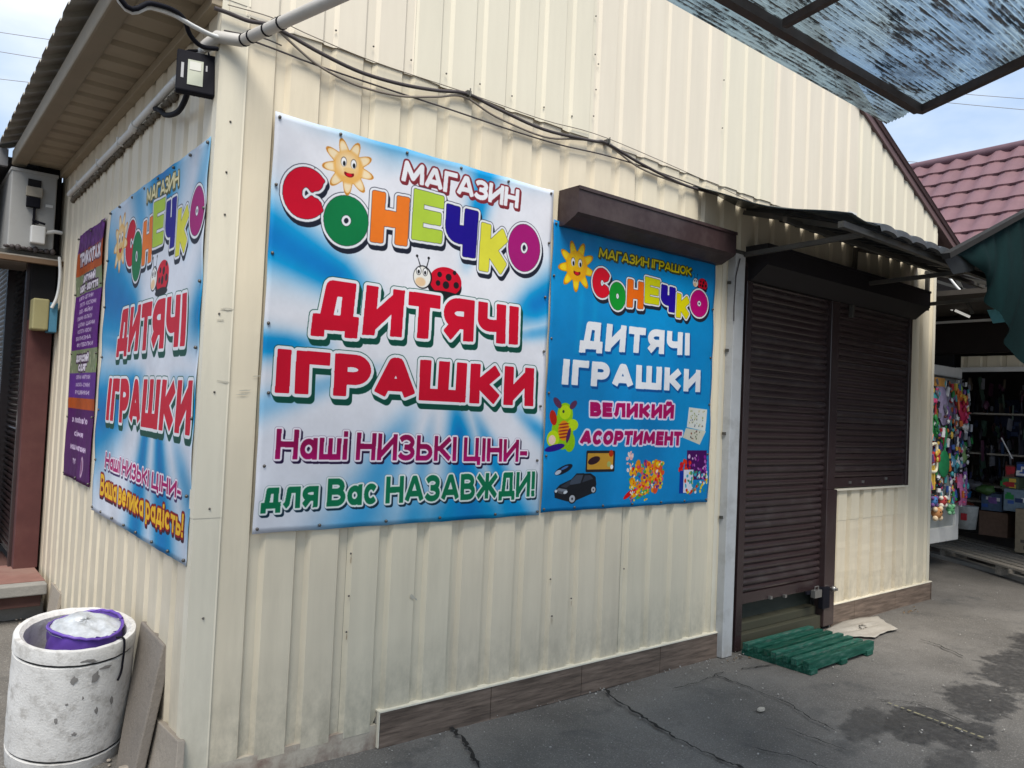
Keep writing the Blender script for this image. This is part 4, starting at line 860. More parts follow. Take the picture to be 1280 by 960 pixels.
cable([wp(u, v, .02) for u, v in ((318, 52), (345, 62), (400, 83), (480, 110), (560, 136), (640, 163), (700, 181), (760, 195), (820, 214), (880, 236))], .004, M_cable, 'straight_wire', 'thin dark wire running nearly straight, lowest of the wall wires', 'wire')
cable([wp(u, v, .02) for u, v in ((285, 6), (340, 22), (390, 45), (470, 78), (583, 116), (680, 150), (757, 172), (880, 225), (960, 262))], .0022, M_cable2, 'straight_wire', 'thinnest pale wire stretched just above the sagging cables', 'wire')
cable([wp(u, v, .02) for u, v in ((280, 38), (300, 42), (330, 48), (352, 57))], .003, M_cable, 'short_wire', 'short black wire end tucked behind the grey pipe at the corner', 'wire')
for k, (u, v) in enumerate(((583, 118), (757, 178), (340, 31))):
    q = wp(u, v, .012); b = MB(); b.box((q.x-.012, -.04, q.z-.012), (q.x+.012, .0, q.z+.012)); b.tube([(q.x, -.045, q.z-.02), (q.x, -.045, q.z+.02)], .004, 6)
    tag(b.build('cable_clamp', M_awnsteel, bevel=.002), ('small clamp holding the cables above the word at the top of the white banner', 'small clamp holding the cables above the brown shutter box', 'small clamp holding the cable beside the grey pipe')[k], 'clamp')
# big grey pipe: elbow at the corner, then out over the lane
c0 = at(303, 51, 'y', -.06); c1 = at(256, 57, 'y', .25); c1.x = -.12; c2 = at(272, 46, 'y', -.02); c3 = at(415, 0, 'y', -.62); c4 = c3+(c3-c0)*.9
pp = thing('grey_pipe', 'thick grey plastic pipe turning the corner and climbing out over the lane', 'pipe', (0, 0, 2.9))
MB().tube([at(257, 58, 'y', .06), c2, c0], .024, 12).build('elbow_section', M_pipe, pp)
MB().tube([c0, c4], .0235, 12).build('straight_section', M_pipe, pp)
for t in (.03, .12, .3, .47):
    q = c0.lerp(c3, t); d = (c3-c0).normalized()*.004; MB().tube([q-d, q+d], .026, 12).build('cable_tie', M_black, pp)
cable([(-.6, -.25, 3.24)]+[at(u, v, 'y', y) for u, v, y in ((150, 2, -.2), (188, 9, -.18), (216, 18, -.15), (240, 32, -.1), (262, 43, -.05), (275, 47, -.03))], .009, M_white, 'white_cable', 'white cable swinging under the eave to the grey pipe')
cable([(-.6, -.27, 3.26)]+[at(u, v, 'y', y) for u, v, y in ((150, -2, -.22), (188, 4, -.2), (215, 12, -.17), (230, 24, -.12), (238, 44, -.08), (252, 58, -.05), (272, 61, -.03))], .009, M_black, 'black_cable', 'black cable swinging under the eave to the floodlight')
cable([at(u, v, 'x', x) for u, v, x in ((234, 116, -.07), (230, 128, -.06), (222, 140, -.05), (208, 144, -.05), (200, 138, -.04), (194, 136, -.03))], .012, M_black, 'flexible_hose', 'black corrugated hose looping below the floodlight to the wall conduit', 'hose')
cd = thing('wall_conduit', 'pale conduit clipped along the top of the side wall under the eave', 'conduit', (0, 1.6, 2.95))
P = [at(u, v, 'x', -.035) for u, v in ((222, 98), (170, 155), (166, 162), (87, 243))]
MB().tube(P[:2], .018, 10).build('conduit_length', M_white, cd); MB().tube(P[2:], .018, 10).build('conduit_length', M_white, cd); MB().tube([P[1], P[2]], .024, 10).build('coupling', M_white, cd)
MB().tube([at(256, 60, 'x', -.04), at(243, 74, 'x', -.04), P[0]], .016, 10).build('conduit_length', M_white, cd)
foam = MB()
for i in range(70):
    t = i/69; q = P[0].lerp(P[3], t); foam.ball((-.012, q.y, q.z-.035+.01*fn1(i*2.3)), (.018, rnd.uniform(.014, .028), rnd.uniform(.008, .022)), 6, 4)
o = foam.build('sealing_foam', mat('dirty_sealing_foam', (.12, .10, .075), .95, bump=.6), cd)
for t in (.15, .45, .8): q = P[2].lerp(P[3], t); MB().box((-.056, q.y-.008, q.z-.022), (0, q.y+.008, q.z+.022)).build('clip', M_white, cd)

# ------------------------------------------------------------------ floodlight
fl = thing('floodlight', 'square black floodlight with pale lens on the corner under the eave', 'floodlight', (-.06, .08, 2.75))
Rf = Matrix.Rotation(math.radians(-14), 3, 'Z') @ Matrix.Rotation(math.radians(-10), 3, 'X'); cf = at(245, 91, 'y', .06)
def fb(a, b_): return MB().box((cf.x+a[0], cf.y+a[1], cf.z+a[2]), (cf.x+b_[0], cf.y+b_[1], cf.z+b_[2]), Rf, cf)
fb((-.072, -.006, -.088), (.072, .03, .088)).build('housing', M_black, fl, bevel=.006)
for s in range(7): fb((-.06+s*.019, .03, -.075), (-.056+s*.019, .05, .075)).build('cooling_fin', M_black, fl)
fb((-.031, -.0085, -.060), (.026, -.0055, .048)).build('lens', mat('floodlight_lens', (.40, .42, .34), .3, var=.05, spec=.3), fl)
fb((-.024, -.0105, .004), (.018, -.0085, .040)).build('led_plate', mat('led_plate', (.5, .5, .46), .3), fl)
fb((-.055, -.0075, -.035), (-.045, -.006, .03)).build('maker_label', mat('silver_print', (.35, .35, .36), .5), fl)
fb((.035, -.0075, .01), (.041, -.006, .035)).build('maker_label', MATS['silver_print'], fl)
MB().tube([cf+Rf@Vector((-.05, .02, .085)), cf+Rf@Vector((-.03, .05, .12)), Vector((-.02, .10, cf.z+.12)), cf+Rf@Vector((.05, .05, .1)), cf+Rf@Vector((.08, .02, .02))], .006, 6).build('mounting_bracket', M_black, fl)
fb((.072, .0, -.07), (.084, .03, .03)).build('side_bracket', M_black, fl, bevel=.003)

# ------------------------------------------------------------------ polycarbonate lane canopy
def poly_mat():
    m = bpy.data.materials.new('weathered_polycarbonate'); m.use_nodes = True; t = m.node_tree; N = t.nodes; l = t.links.new; N.remove(N['Principled BSDF'])
    g = N.new('ShaderNodeNewGeometry')
    def noise(sc, st, d=7, r=.65):
        mpn = N.new('ShaderNodeMapping'); mpn.inputs['Scale'].default_value = st; l(g.outputs['Position'], mpn.inputs[0]); n = N.new('ShaderNodeTexNoise'); n.inputs['Scale'].default_value = sc; n.inputs['Detail'].default_value = d; n.inputs['Roughness'].default_value = r; l(mpn.outputs[0], n.inputs[0]); return n.outputs['Fac']
    def rng(f, a, b_, c=0, d=1):
        r = N.new('ShaderNodeMapRange'); r.inputs[1].default_value = a; r.inputs[2].default_value = b_; r.inputs[3].default_value = c; r.inputs[4].default_value = d; l(f, r.inputs[0]); return r.outputs[0]
    tr = N.new('ShaderNodeBsdfTransparent'); tr.inputs[0].default_value = (.30, .47, .66, 1)
    tl_ = N.new('ShaderNodeBsdfTranslucent'); tl_.inputs[0].default_value = (.22, .275, .285, 1)
    df = N.new('ShaderNodeBsdfDiffuse'); mc = N.new('ShaderNodeMix'); mc.data_type = 'RGBA'; mc.inputs[6].default_value = (.02, .018, .02, 1); mc.inputs[7].default_value = (.20, .165, .14, 1); l(rng(noise(5, (1, 3, 1)), .4, .62), mc.inputs[0]); l(mc.outputs[2], df.inputs[0])
    a = N.new('ShaderNodeMixShader'); l(rng(noise(1.1, (1, 1.6, 1), 3), .38, .6, .5, .95), a.inputs[0]); l(tr.outputs[0], a.inputs[1]); l(tl_.outputs[0], a.inputs[2])
    b_ = N.new('ShaderNodeMixShader'); mulm = N.new('ShaderNodeMath'); mulm.operation = 'MAXIMUM'
    sep = N.new('ShaderNodeSeparateXYZ'); l(g.outputs['Position'], sep.inputs[0]); sn = N.new('ShaderNodeMath'); sn.operation = 'SINE'; ml_ = N.new('ShaderNodeMath'); ml_.operation = 'MULTIPLY'; ml_.inputs[1].default_value = 2*math.pi/.022; l(sep.outputs[1], ml_.inputs[0]); l(ml_.outputs[0], sn.inputs[0])
    sc_ = N.new('ShaderNodeMath'); sc_.operation = 'MULTIPLY_ADD'; sc_.inputs[1].default_value = .035; l(sn.outputs[0], sc_.inputs[0]); l(noise(4.6, (.8, 4.6, 1), 13, .84), sc_.inputs[2])
    l(rng(sc_.outputs[0], .485, .555, .08, .96), mulm.inputs[0]); l(rng(noise(1.0, (.8, 1.3, 1), 8, .7), .54, .66, 0, .8), mulm.inputs[1])
    l(mulm.outputs[0], b_.inputs[0]); l(a.outputs[0], b_.inputs[1]); l(df.outputs[0], b_.inputs[2]); l(b_.outputs[0], N['Material Output'].inputs[0]); return m
can = thing('lane_canopy', 'ribbed weathered polycarbonate canopy on a dark frame over the lane', 'canopy', (1.5, -2, 0))
CZ = 3.2
def cx_end(y): return 3.20+.45*(y+1.12)
def csheet(y0, y1, dz):
    m = MB(); vs = []; K = int((y1-y0)/.0055)
    for i in range(K+1):
        y = y0+(y1-y0)*i/K; z = CZ+dz+.004*math.sin(2*math.pi*y/.022)
        xe = cx_end(y)+.012*fn1(y*30)
        vs += [(-1.4, y, z), (.3, y, z+.003*fn1(y*3)), (xe-.4, y, z), (xe, y, z-.002*fn1(y*9))]
    m.add(vs, [(4*i+k, 4*i+k+1, 4*i+k+5, 4*i+k+4) for i in range(K) for k in range(3)]); return m
PM = poly_mat(); csheet(-2.12, -1.11, 0).build('canopy_sheet', PM, can); csheet(-3.14, -2.08, .012).build('canopy_sheet', PM, can); csheet(-4.2, -3.10, .024).build('canopy_sheet', PM, can)
M_rust = mat('dark_rusty_steel', (.06, .045, .04), .7, var=.3, dirt=(.10, .05, .035), dscale=8, damt=.5)
def cbeam(a, b_, wd=.045, ht=.06): MB().bar(a, b_, wd, ht).build('canopy_beam', M_rust, can)
_a, _b = at(917, 2, 'z', CZ-.025), at(1143, 134, 'z', CZ-.025); yb = _b.y; _d = (_b-_a).normalized()
cbeam(_a-_d*2.6, _b+_d*.04, .042, .042); cbeam((cx_end(yb)-.025, yb, CZ-.025), (cx_end(-4.2)-.03, -4.2, CZ-.025), .034, .038)
for x0 in (1.80, .2, -1.2): cbeam((x0, yb-.02, CZ-.03), (x0-.6, -4.2, CZ-.03), .028, .034)
cbeam((-1.4, -2.7, CZ-.05), (cx_end(-2.7), -2.7, CZ-.05)); cbeam((-1.4, -4.15, CZ-.05), (cx_end(-4.15), -4.15, CZ-.05))
for x, y in ((-1.3, -4.15), (1.7, -4.15)):
    MB().box((x-.03, y-.03, 0), (x+.03, y+.03, CZ-.06)).build('canopy_post', M_rust, can)

# ------------------------------------------------------------------ green shade net at the right
def net_mat():
    m = bpy.data.materials.new('green_shade_net'); m.use_nodes = True; t = m.node_tree; N = t.nodes; l = t.links.new; p = N['Principled BSDF']; p.inputs['Roughness'].default_value = .9; p.inputs['Specular IOR Level'].default_value = .1
    tcn = N.new('ShaderNodeUVMap'); w1 = N.new('ShaderNodeTexBrick'); w1.inputs['Scale'].default_value = 46; w1.inputs['Color1'].default_value = (.003, .018, .018, 1); w1.inputs['Color2'].default_value = (.002, .010, .011, 1); w1.inputs['Mortar'].default_value = (.010, .042, .043, 1); w1.inputs['Mortar Size'].default_value = .03
    l(tcn.outputs[0], w1.inputs[0]); n = N.new('ShaderNodeTexNoise'); n.inputs['Scale'].default_value = 3; mx_ = N.new('ShaderNodeMix'); mx_.data_type = 'RGBA'; mx_.blend_type = 'MULTIPLY'; mx_.inputs[0].default_value = .6
    l(w1.outputs[0], mx_.inputs[6]); l(n.outputs[0], mx_.inputs[7]); l(mx_.outputs[2], p.inputs['Base Color']); b_ = N.new('ShaderNodeBump'); b_.inputs['Strength'].default_value = .6; b_.inputs['Distance'].default_value = .004; l(w1.outputs['Fac'], b_.inputs['Height']); l(b_.outputs[0], p.inputs['Normal'])
    return m
YN = -1.05
T = [at(u, v, 'y', YN) for u, v in ((1196, 318), (1215, 307), (1240, 292), (1262, 279), (1284, 266))]; Bt = [at(u, v, 'y', YN) for u, v in ((1204, 322), (1232, 350), (1243, 386), (1258, 420), (1284, 458))]
T.append(T[-1]+Vector((.9, 0, .22))); Bt.append(Bt[-1]+Vector((.9, 0, -.35)))
T = smooth(T, 8); Bt = smooth(Bt, 8); n = len(T); K = 22; vs = []; uv = []
for j in range(K+1):
    for i in range(n):
        t = j/K; p = T[i].lerp(Bt[i], t); k_ = min(1, i/14); fo = (.035*math.sin(i*.42+2.5*t)*(.3+t)+.012*math.sin(i*1.1+5*t))*k_; p = p+Vector((0, fo-.05*math.sin(math.pi*t)*k_, 0)); vs.append(p); uv.append((p.x, p.z))
net = MB().add(vs, [(j*n+i, j*n+i+1, (j+1)*n+i+1, (j+1)*n+i) for j in range(K) for i in range(n-1)], True); me = net.mesh('shade_net', net_mat())
ul = me.uv_layers.new(name='UVMap'); idx = np.empty(len(me.loops), np.int32); me.loops.foreach_get('vertex_index', idx); ul.data.foreach_set('uv', np.array(uv, np.float32)[idx].ravel())
o = link('shade_net', me); tag(o, 'dark green woven shade net draped at the right beside the awning', 'shade net')
a_, b_ = at(1186, 318, 'y', YN-.02), at(1284, 264, 'y', YN-.02); d_ = (b_-a_)
MB().bar(a_-d_*.03, b_+d_*.9, .05, .035).build('top_batten', mat('dark_batten', (.022, .021, .02), .8, spec=.2), o)
MB().add([a_-d_*.03+Vector((0, .02, 0)), a_+d_*.42+Vector((0, .02, -.01)), a_+d_*.40+Vector((0, .05, -.23)), a_+d_*.15+Vector((0, .05, -.17))], [(0, 1, 2, 3)]).build('dark_lining', mat('dark_tarpaulin', (.03, .034, .036), .6), o)

# ------------------------------------------------------------------ neighbouring stall with the wine coloured roof
stl = thing('toy_stall', 'open toy stall behind the shop under a wine red metal tile roof', 'stall building', (9.0, .5, 0))
RXX, RZZ = 9.5, 5.0
def roofp(d, y, h=0): return Vector((RXX-d*.7071-h*.7071, y, RZZ-d*.7071+h*.7071))
m = MB(); ROW = .30; NW = 16
for r in range(8):
    vs = []; ys = []; y = -6.0
    while y < 4.2: ys.append(y); y += .05
    for (dd, hh) in ((r*ROW, .0), ((r+1)*ROW-.02, .016), ((r+1)*ROW, .024), ((r+1)*ROW+.006, -.016)):
        for y in ys: vs.append(roofp(dd+(.034*math.sin(2*math.pi*y/.235) if dd > r*ROW+.01 else 0), y, hh+.024*math.sin(2*math.pi*y/.235)))
    n = len(ys); q = MB().add(vs, [(k*n+i, k*n+i+1, (k+1)*n+i+1, (k+1)*n+i) for k in range(3) for i in range(n-1)], False); q.sm = [(k // (n-1)) < 1 for k in range(3*(n-1))]; q.build('roof_tile_row', M_metaltile, stl)
b = MB(); b.tube([roofp(.0, -6, .0), roofp(.0, 4.2, .0)], .06, 10); b.build('ridge_cap', M_cap, stl)
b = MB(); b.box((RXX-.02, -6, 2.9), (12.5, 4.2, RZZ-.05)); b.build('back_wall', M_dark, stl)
# stall body: dark box open toward the lane
SX = 8.75
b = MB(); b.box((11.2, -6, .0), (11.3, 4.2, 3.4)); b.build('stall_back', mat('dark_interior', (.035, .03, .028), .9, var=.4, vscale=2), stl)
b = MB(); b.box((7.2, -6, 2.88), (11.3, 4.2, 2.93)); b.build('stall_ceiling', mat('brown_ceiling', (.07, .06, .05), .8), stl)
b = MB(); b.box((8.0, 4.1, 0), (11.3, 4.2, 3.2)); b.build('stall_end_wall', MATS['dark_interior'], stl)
b = MB(); b.box((7.98, -6, 3.0), (8.05, 4.2, 3.55)); b.build('fascia_board', mat('dark_fascia', (.05, .042, .036), .7), stl)
# header of profiled sheet over the opening and its white rail
z0 = at(1280, 462, 'x', SX).z; z1 = at(1280, 445, 'x', SX).z
fsheet(-6, .62, z0+.02, z0+.16, SX, .03, False).build('header_sheet', M_wall, stl); b = MB(); b.box((SX-.03, -6, z0-.02), (SX+.02, .66, z0+.03)); b.build('header_rail', M_white, stl)
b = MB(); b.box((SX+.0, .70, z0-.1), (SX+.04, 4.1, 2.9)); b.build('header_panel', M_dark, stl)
b = MB(); q = at(1200, 402, 'x', SX-.3); b.box((SX-.32, -6, q.z-.012), (SX-.28, 1.6, q.z+.012)); b.build('light_rail', M_white, stl)
b = MB(); b.box((SX-.1, -6, z0+.19), (SX+.02, 1.6, z0+.6)); b.build('dark_lintel', mat('black_brown_lintel', (.015, .01, .009), .7), stl)
# frame steel seen beyond the awning
for (u0, v0, u1, v1) in ((1168, 352, 1168, 400), (1166, 380, 1236, 372), (1172, 352, 1232, 370), (1196, 348, 1216, 392), (1186, 336, 1240, 352)):
    a_, b_ = at(u0, v0, 'x', 7.6), at(u1, v1, 'x', 7.6); MB().bar(a_, b_, .03, .03, (1, 0, 0)).build('frame_bar', M_awnsteel, stl)
a_, b_ = at(1185, 345, 'x', 7.5), at(1222, 371, 'x', 7.5); cable([a_, a_.lerp(b_, .5)+Vector((0, .0, -.06)), b_], .012, M_white, 'drooping_cable', 'pale cable drooping in the gap between the awning and the green net')
for k, (u0, v0, u1, v1) in enumerate(((1177, 381, 1191, 387), (1194, 388, 1212, 396))):
    a_, b_ = at(u0, v0, 'x', 8.2), at(u1, v1, 'x', 8.2); o = MB().tube([a_, b_], .014, 8).build('fluorescent_tube', mat('lit_tube', (.8, .8, .78), .3, emit=((1, .97, .9), .25)))
    tag(o, ('faintly lit white tube under the stall ceiling, nearer the shop corner', 'faintly lit white tube under the stall ceiling, nearer the green net')[k], 'tube light', 'tube lights under the stall ceiling')
for k, (pl, lab) in enumerate(((((1221, 363), (1238, 364), (1246, 382), (1229, 380)), 'upper turquoise sheet showing through the gap beside the green net'), (((1231, 381), (1247, 381), (1258, 402), (1241, 404)), 'lower turquoise sheet showing through the gap beside the green net'))):
    P4 = [at(u, v, 'x', 8.4) for u, v in pl]; b = MB().hexa(P4+[q+Vector((.02, 0, 0)) for q in P4]); tag(b.build('turquoise_sheet', mat('turquoise_plastic', (.15, .46, .55), .4, var=.15, vscale=3)), lab, 'plastic sheet')
# platform of pallets and kerb
pf = thing('stall_platform', 'low platform of weathered grey pallet boards before the toy stall', 'pallet platform', (9.5, .5, 0))
pa, pb = at(1186, 688, 'z', .13), at(1284, 716, 'z', .13); dirv = (pb-pa).normalized(); nrm = Vector((-dirv.y, dirv.x, 0)); nrm = nrm if nrm.x > 0 else -nrm
pa = pa-dirv*1.2
for k in range(7):
    o_ = nrm*(.05+k*.145); MB().bar(pa+o_, pa+o_+dirv*5.2, .10, .022).build('board', M_woodgrey, pf)
for k in range(6): q = pa+dirv*(.1+k*.95)+nrm*.02; MB().bar(q-Vector((0, 0, .065)), q+nrm*.95-Vector((0, 0, .065)), .09, .09).build('bearer', M_woodgrey, pf)
b = MB(); k0 = at(1165, 694, 'z', .0); k1 = at(1284, 726, 'z', 0); dk = (k1-k0).normalized(); b.bar(k0-dk*1.5+Vector((0, 0, .01)), k1+dk*3+Vector((0, 0, .01)), .16, .07); kind(b.build('kerb', M_kerbc, bevel=.01), 'structure')
b = MB(); b.box((9.2, -6, -.0), (11.2, 4.1, .10)); b.build('stall_floor', mat('brown_stall_floor', (.12, .10, .085), .8), stl)
# open white door hung with toys
DY = .52
dr = thing('stall_door', 'open white glazed door hung all over with toys beside the shop corner', 'door', (8.0, DY, 0))
q0, q1 = at(1150, 452, 'y', DY), at(1203, 461, 'y', DY); zt = at(1203, 461, 'y', DY).z; zb = at(1199, 674, 'y', DY).z; dx0, dx1 = q0.x, q1.x
mp_ = mat('white_pvc', (.62, .62, .60), .35, dirt=(.4, .38, .35), damt=.3)
for a, b_ in (((dx0, zt-.11), (dx1, zt)), ((dx0, zb), (dx1, zb+.16)), ((dx1-.09, zb+.16), (dx1, zt-.11)), ((dx0, zb+.16), (dx0+.09, zt-.11))):
    MB().box((a[0], DY, a[1]), (b_[0], DY+.06, b_[1])).build('door_frame', mp_, dr, bevel=.006)
MB().box((dx0+.09, DY+.025, zb+.16), (dx1-.09, DY+.04, zt-.11)).build('glazing', mat('hazy_glazing', (.33, .35, .34), .15, var=.2, vscale=2, spec=.6), dr)
MB().box((dx0+.09, DY-.004, zb+.40), (dx1-.09, DY+.02, zb+.42)).build('glazing_bar', mp_, dr)
MB().box((dx0+.02, DY-.03, zt-.135), (dx1-.02, DY-.015, zt-.12)).build('hanging_rail', M_awnsteel, dr)
def cm(name, r, g, b_, ro=.4):
    g_ = (r+g+b_)/3; r, g, b_ = (c_*.76+g_*.20 for c_ in (r, g, b_))
    return mat(name, srgb(r, g, b_), ro, var=.18, vscale=25)
def bag(pl, y, name, lab, c_, card=None, c2=None):
    """puffy cellophane bag or blister between four photo corners on the door plane"""
    P4 = [at(u, v, 'y', y) for u, v in pl]; N_ = 6; vs = []; b = MB()
    for sgn in (-1, 1):
        for j in range(N_+1):
            for i in range(N_+1):
                s_, t_ = i/N_, j/N_; p = P4[0].lerp(P4[1], s_).lerp(P4[3].lerp(P4[2], s_), t_); e = math.sin(math.pi*s_)*math.sin(math.pi*t_); vs.append(p+Vector((.008*fn1(i*3+j), sgn*(.035*e**.5+.006*fn1(i*2.7+j*1.9+sgn)*e), .006*fn1(j*3.1+i))))
    q = (N_+1)**2; b.add(vs, [(o_+j*(N_+1)+i, o_+j*(N_+1)+i+1, o_+(j+1)*(N_+1)+i+1, o_+(j+1)*(N_+1)+i) for o_ in (0, q) for j in range(N_) for i in range(N_)], True)
    o = b.build(name, cm(*c_)); tag(o, lab, 'toy', 'toys hung on the open white door')
    if c2:
        R_ = random.Random(int(pl[0][0]*7+pl[0][1])); 
        for k in range(9):
            p = P4[0].lerp(P4[1], R_.uniform(.1, .9)).lerp(P4[3].lerp(P4[2], R_.uniform(.1, .9)), R_.uniform(.08, .92)); r = R_.uniform(.010, .026)
            MB().ball((p.x, p.y-.04, p.z), (r, .014, r*R_.uniform(.6, 2)), 7, 5).build('toy_piece', cm(*c2[k % len(c2)]), o)
    if card:
        a_ = P4[0].lerp(P4[3], .0); b__ = P4[1]; MB().box((min(a_.x, b__.x), y-.012, min(a_.z, b__.z)-.02), (max(a_.x, b__.x), y+.01, max(a_.z, b__.z)+.05)).build('header_card', cm(*card), o)
    return o
Yt = DY-.05
G_, Pk, Tq, Pu_, Or_, Ye, Rd, Wt, Bl, Gy = ('toy_green', 40, 150, 70), ('toy_pink', 226, 60, 120), ('toy_turquoise', 60, 170, 180), ('toy_purple', 120, 80, 160), ('toy_orange', 230, 110, 40), ('toy_yellow', 236, 190, 60), ('toy_red', 200, 40, 50), ('toy_white', 225, 225, 225), ('toy_blue', 50, 90, 180), ('toy_grey', 110, 112, 125)
bag([(1163, 482), (1170, 482), (1171, 510), (1163, 512)], Yt, 'hanging_toy', 'turquoise toy bag at the upper left of the white door', Tq, None, [Pk, Gy, Tq])
bag([(1169, 480), (1180, 479), (1187, 530), (1176, 532)], Yt-.03, 'hanging_toy', 'long lilac bag of beads topped with an orange flower, on the door', ('toy_lilac', 160, 145, 185), ('toy_amber', 220, 150, 60), [Gy, Pu_, Wt, ('toy_brown', 110, 60, 50)])
bag([(1181, 480), (1187, 480), (1196, 534), (1188, 538)], Yt, 'hanging_toy', 'narrow grey and violet bag to the right of the lilac bag of beads', ('toy_greyviolet', 120, 115, 140), None, [Wt, Gy, Pu_])
bag([(1188, 488), (1198, 486), (1208, 500), (1199, 502)], Yt-.04, 'hanging_toy', 'orange and yellow folded kite at the upper right of the door', Or_, None, [Ye, Or_])
bag([(1192, 480), (1200, 479), (1203, 490), (1196, 492)], Yt-.01, 'hanging_toy', 'lime green fan shape above the orange kite', ('toy_lime', 160, 205, 60))
bag([(1196, 502), (1207, 501), (1208, 530), (1202, 530)], Yt-.04, 'hanging_toy', 'crimson water pistol with pale tip hanging at the right door edge', ('toy_crimson', 215, 30, 80), None, [Rd, Pk])
bag([(1202, 530), (1210, 529), (1209, 538), (1204, 538)], Yt-.03, 'hanging_toy', 'small white tip piece under the crimson water pistol', Wt)
bag([(1162, 520), (1170, 518), (1173, 548), (1163, 545)], Yt-.02, 'hanging_toy', 'green sand set hanging at the left edge of the door', G_, None, [G_, ('toy_dgreen', 20, 100, 60)])
bag([(1171, 532), (1190, 531), (1191, 548), (1173, 549)], Yt, 'hanging_toy', 'olive net bag of cups in the middle of the door', ('toy_olive', 110, 130, 90), None, [Ye, G_, Gy])
bag([(1184, 536), (1204, 536), (1206, 568), (1186, 566)], Yt, 'hanging_toy', 'dark blue and silver bag below the pistols', ('toy_darkblue', 50, 55, 80), None, [Wt, Bl, Gy, Pk])
bag([(1164, 566), (1172, 560), (1170, 580), (1162, 580)], Yt-.03, 'hanging_toy', 'red spade set at the left edge, halfway down the door', Rd, None, [Rd, Ye])
bag([(1186, 564), (1196, 563), (1203, 590), (1192, 592)], Yt, 'hanging_toy', 'light blue doll packet beside the round green racket', ('toy_skyblue', 90, 170, 210), ('toy_violet', 110, 70, 150), [Tq, Wt, Pu_])
bag([(1196, 592), (1208, 590), (1208, 632), (1198, 632)], Yt-.02, 'hanging_toy', 'tall pink and turquoise packet at the lower right door edge', ('toy_rosepink', 205, 100, 160), None, [Tq, Pu_, Pk, Wt, ('toy_black', 25, 25, 30)])
bag([(1172, 594), (1190, 592), (1194, 622), (1176, 622)], Yt, 'hanging_toy', 'clear grey bag of cutlery toys low on the door', ('toy_clear', 120, 125, 120), None, [Gy, Pk, Wt, Pu_])
bag([(1202, 556), (1207, 556), (1207, 580), (1203, 580)], Yt-.03, 'hanging_toy', 'green lettered packet strip at the right door edge', ('toy_leaf', 120, 160, 90), None, [('toy_black', 25, 25, 30), Wt])
q = at(1180, 580, 'y', Yt-.06); o = MB().ball((q.x, q.y, q.z), (.135, .016, .145), 22, 10).build('toy_racket', cm('toy_racket_green', 30, 140, 80)); tag(o, 'round green toy racket hanging in the middle of the door', 'toy racket')
MB().tube([(q.x, q.y, q.z+.14), (q.x+.03, q.y, q.z+.30)], .012, 6).build('handle', cm('toy_racket_green', 30, 140, 80), o)
a_, b_ = at(1164, 556, 'y', Yt-.05), at(1170, 610, 'y', Yt-.05)
o = MB().tube(smooth([a_, at(1170, 555, 'y', Yt-.05), at(1171, 566, 'y', Yt-.05), at(1170, 588, 'y', Yt-.05), at(1162, 589, 'y', Yt-.05)]), .016, 8).build('tube_toy', cm('toy_cream', 235, 225, 190)); tag(o, 'cream coloured bent tube toy at the left edge of the door', 'toy')
for k, (u, lab) in enumerate(((1163.5, 'amber plastic stick toy hanging lowest at the left edge of the door'), (1167, 'second amber plastic stick toy, just right of the lowest left one'))):
    o = MB().bar(at(u, 582, 'y', Yt-.04), at(u, 612, 'y', Yt-.04), .03, .02, (0, 1, 0)).build('toy_stick', cm(*Ye)); tag(o, lab, 'toy')
# soft toy cluster, bottom left of the door
def plush(u, v, r, cols, lab):
    q = at(u, v, 'y', Yt-.08); o = MB().ball(tuple(q), (r, r*.7, r*.85), 12, 8).build('plush_toy', cm(*cols[0], .9)); tag(o, lab, 'plush toy')
    for k, (dx, dz, rr) in enumerate(((-.9, .55, .38), (.9, .55, .38), (-.8, -.75, .4), (.8, -.75, .4))): MB().ball((q.x+dx*r, q.y-.01, q.z+dz*r), (r*rr, r*rr, r*rr), 8, 6).build('paw' if k > 1 else 'ear', cm(*cols[1], .9), o)
    for dx in (-.3, .3): MB().ball((q.x+dx*r, q.y-r*.66, q.z+r*.2), r*.11, 6, 4).build('eye', M_black, o)
plush(1171, 641, .072, (('plush_brown', 200, 130, 70), ('plush_cream', 235, 205, 160)), 'orange brown plush toy with cream paws, lowest on the door')
plush(1167, 626, .055, (('plush_blue', 60, 120, 190), ('plush_violet', 110, 70, 140)), 'blue plush toy above the orange brown one')
plush(1178, 626, .06, (('plush_red', 200, 60, 60), ('plush_white', 235, 225, 205)), 'red and white plush toy beside the blue one')
plush(1188, 636, .055, (('plush_green', 90, 180, 110), ('plush_mint', 130, 200, 150)), 'green plush toy on the right of the plush cluster')
def clutter(name, lab, cat, fnp, n, cols, seed, sz):
    R_ = random.Random(seed); b = MB(); mi = []
    for k in range(n):
        p = fnp(R_); f0 = len(b.f); a = R_.uniform(-.5, .5); w_, h_ = R_.uniform(*sz), R_.uniform(*sz)*R_.uniform(1.2, 4); Rm_ = Matrix.Rotation(a, 3, 'Y') @ Matrix.Rotation(R_.uniform(-.6, .6), 3, 'Z')
        if R_.random() < .8: b.box((p[0]-w_, p[1]-.008, p[2]-h_), (p[0]+w_, p[1]+.008, p[2]+h_), Rm_, p)
        else: b.ball((0, 0, 0), (w_, .02, h_), 7, 5, lambda q: Rm_ @ (q+Vector((.3*w_*fn1(q.z*60+k), 0, 0)))+Vector(p))
        mi += [R_.randrange(len(cols))]*(len(b.f)-f0)
    o = b.build(name, cm(*cols[0]))
    for c_ in cols[1:]: o.data.materials.append(cm(*c_))
    o.data.polygons.foreach_set('material_index', mi); return kind(tag(o, lab, cat), 'stuff')
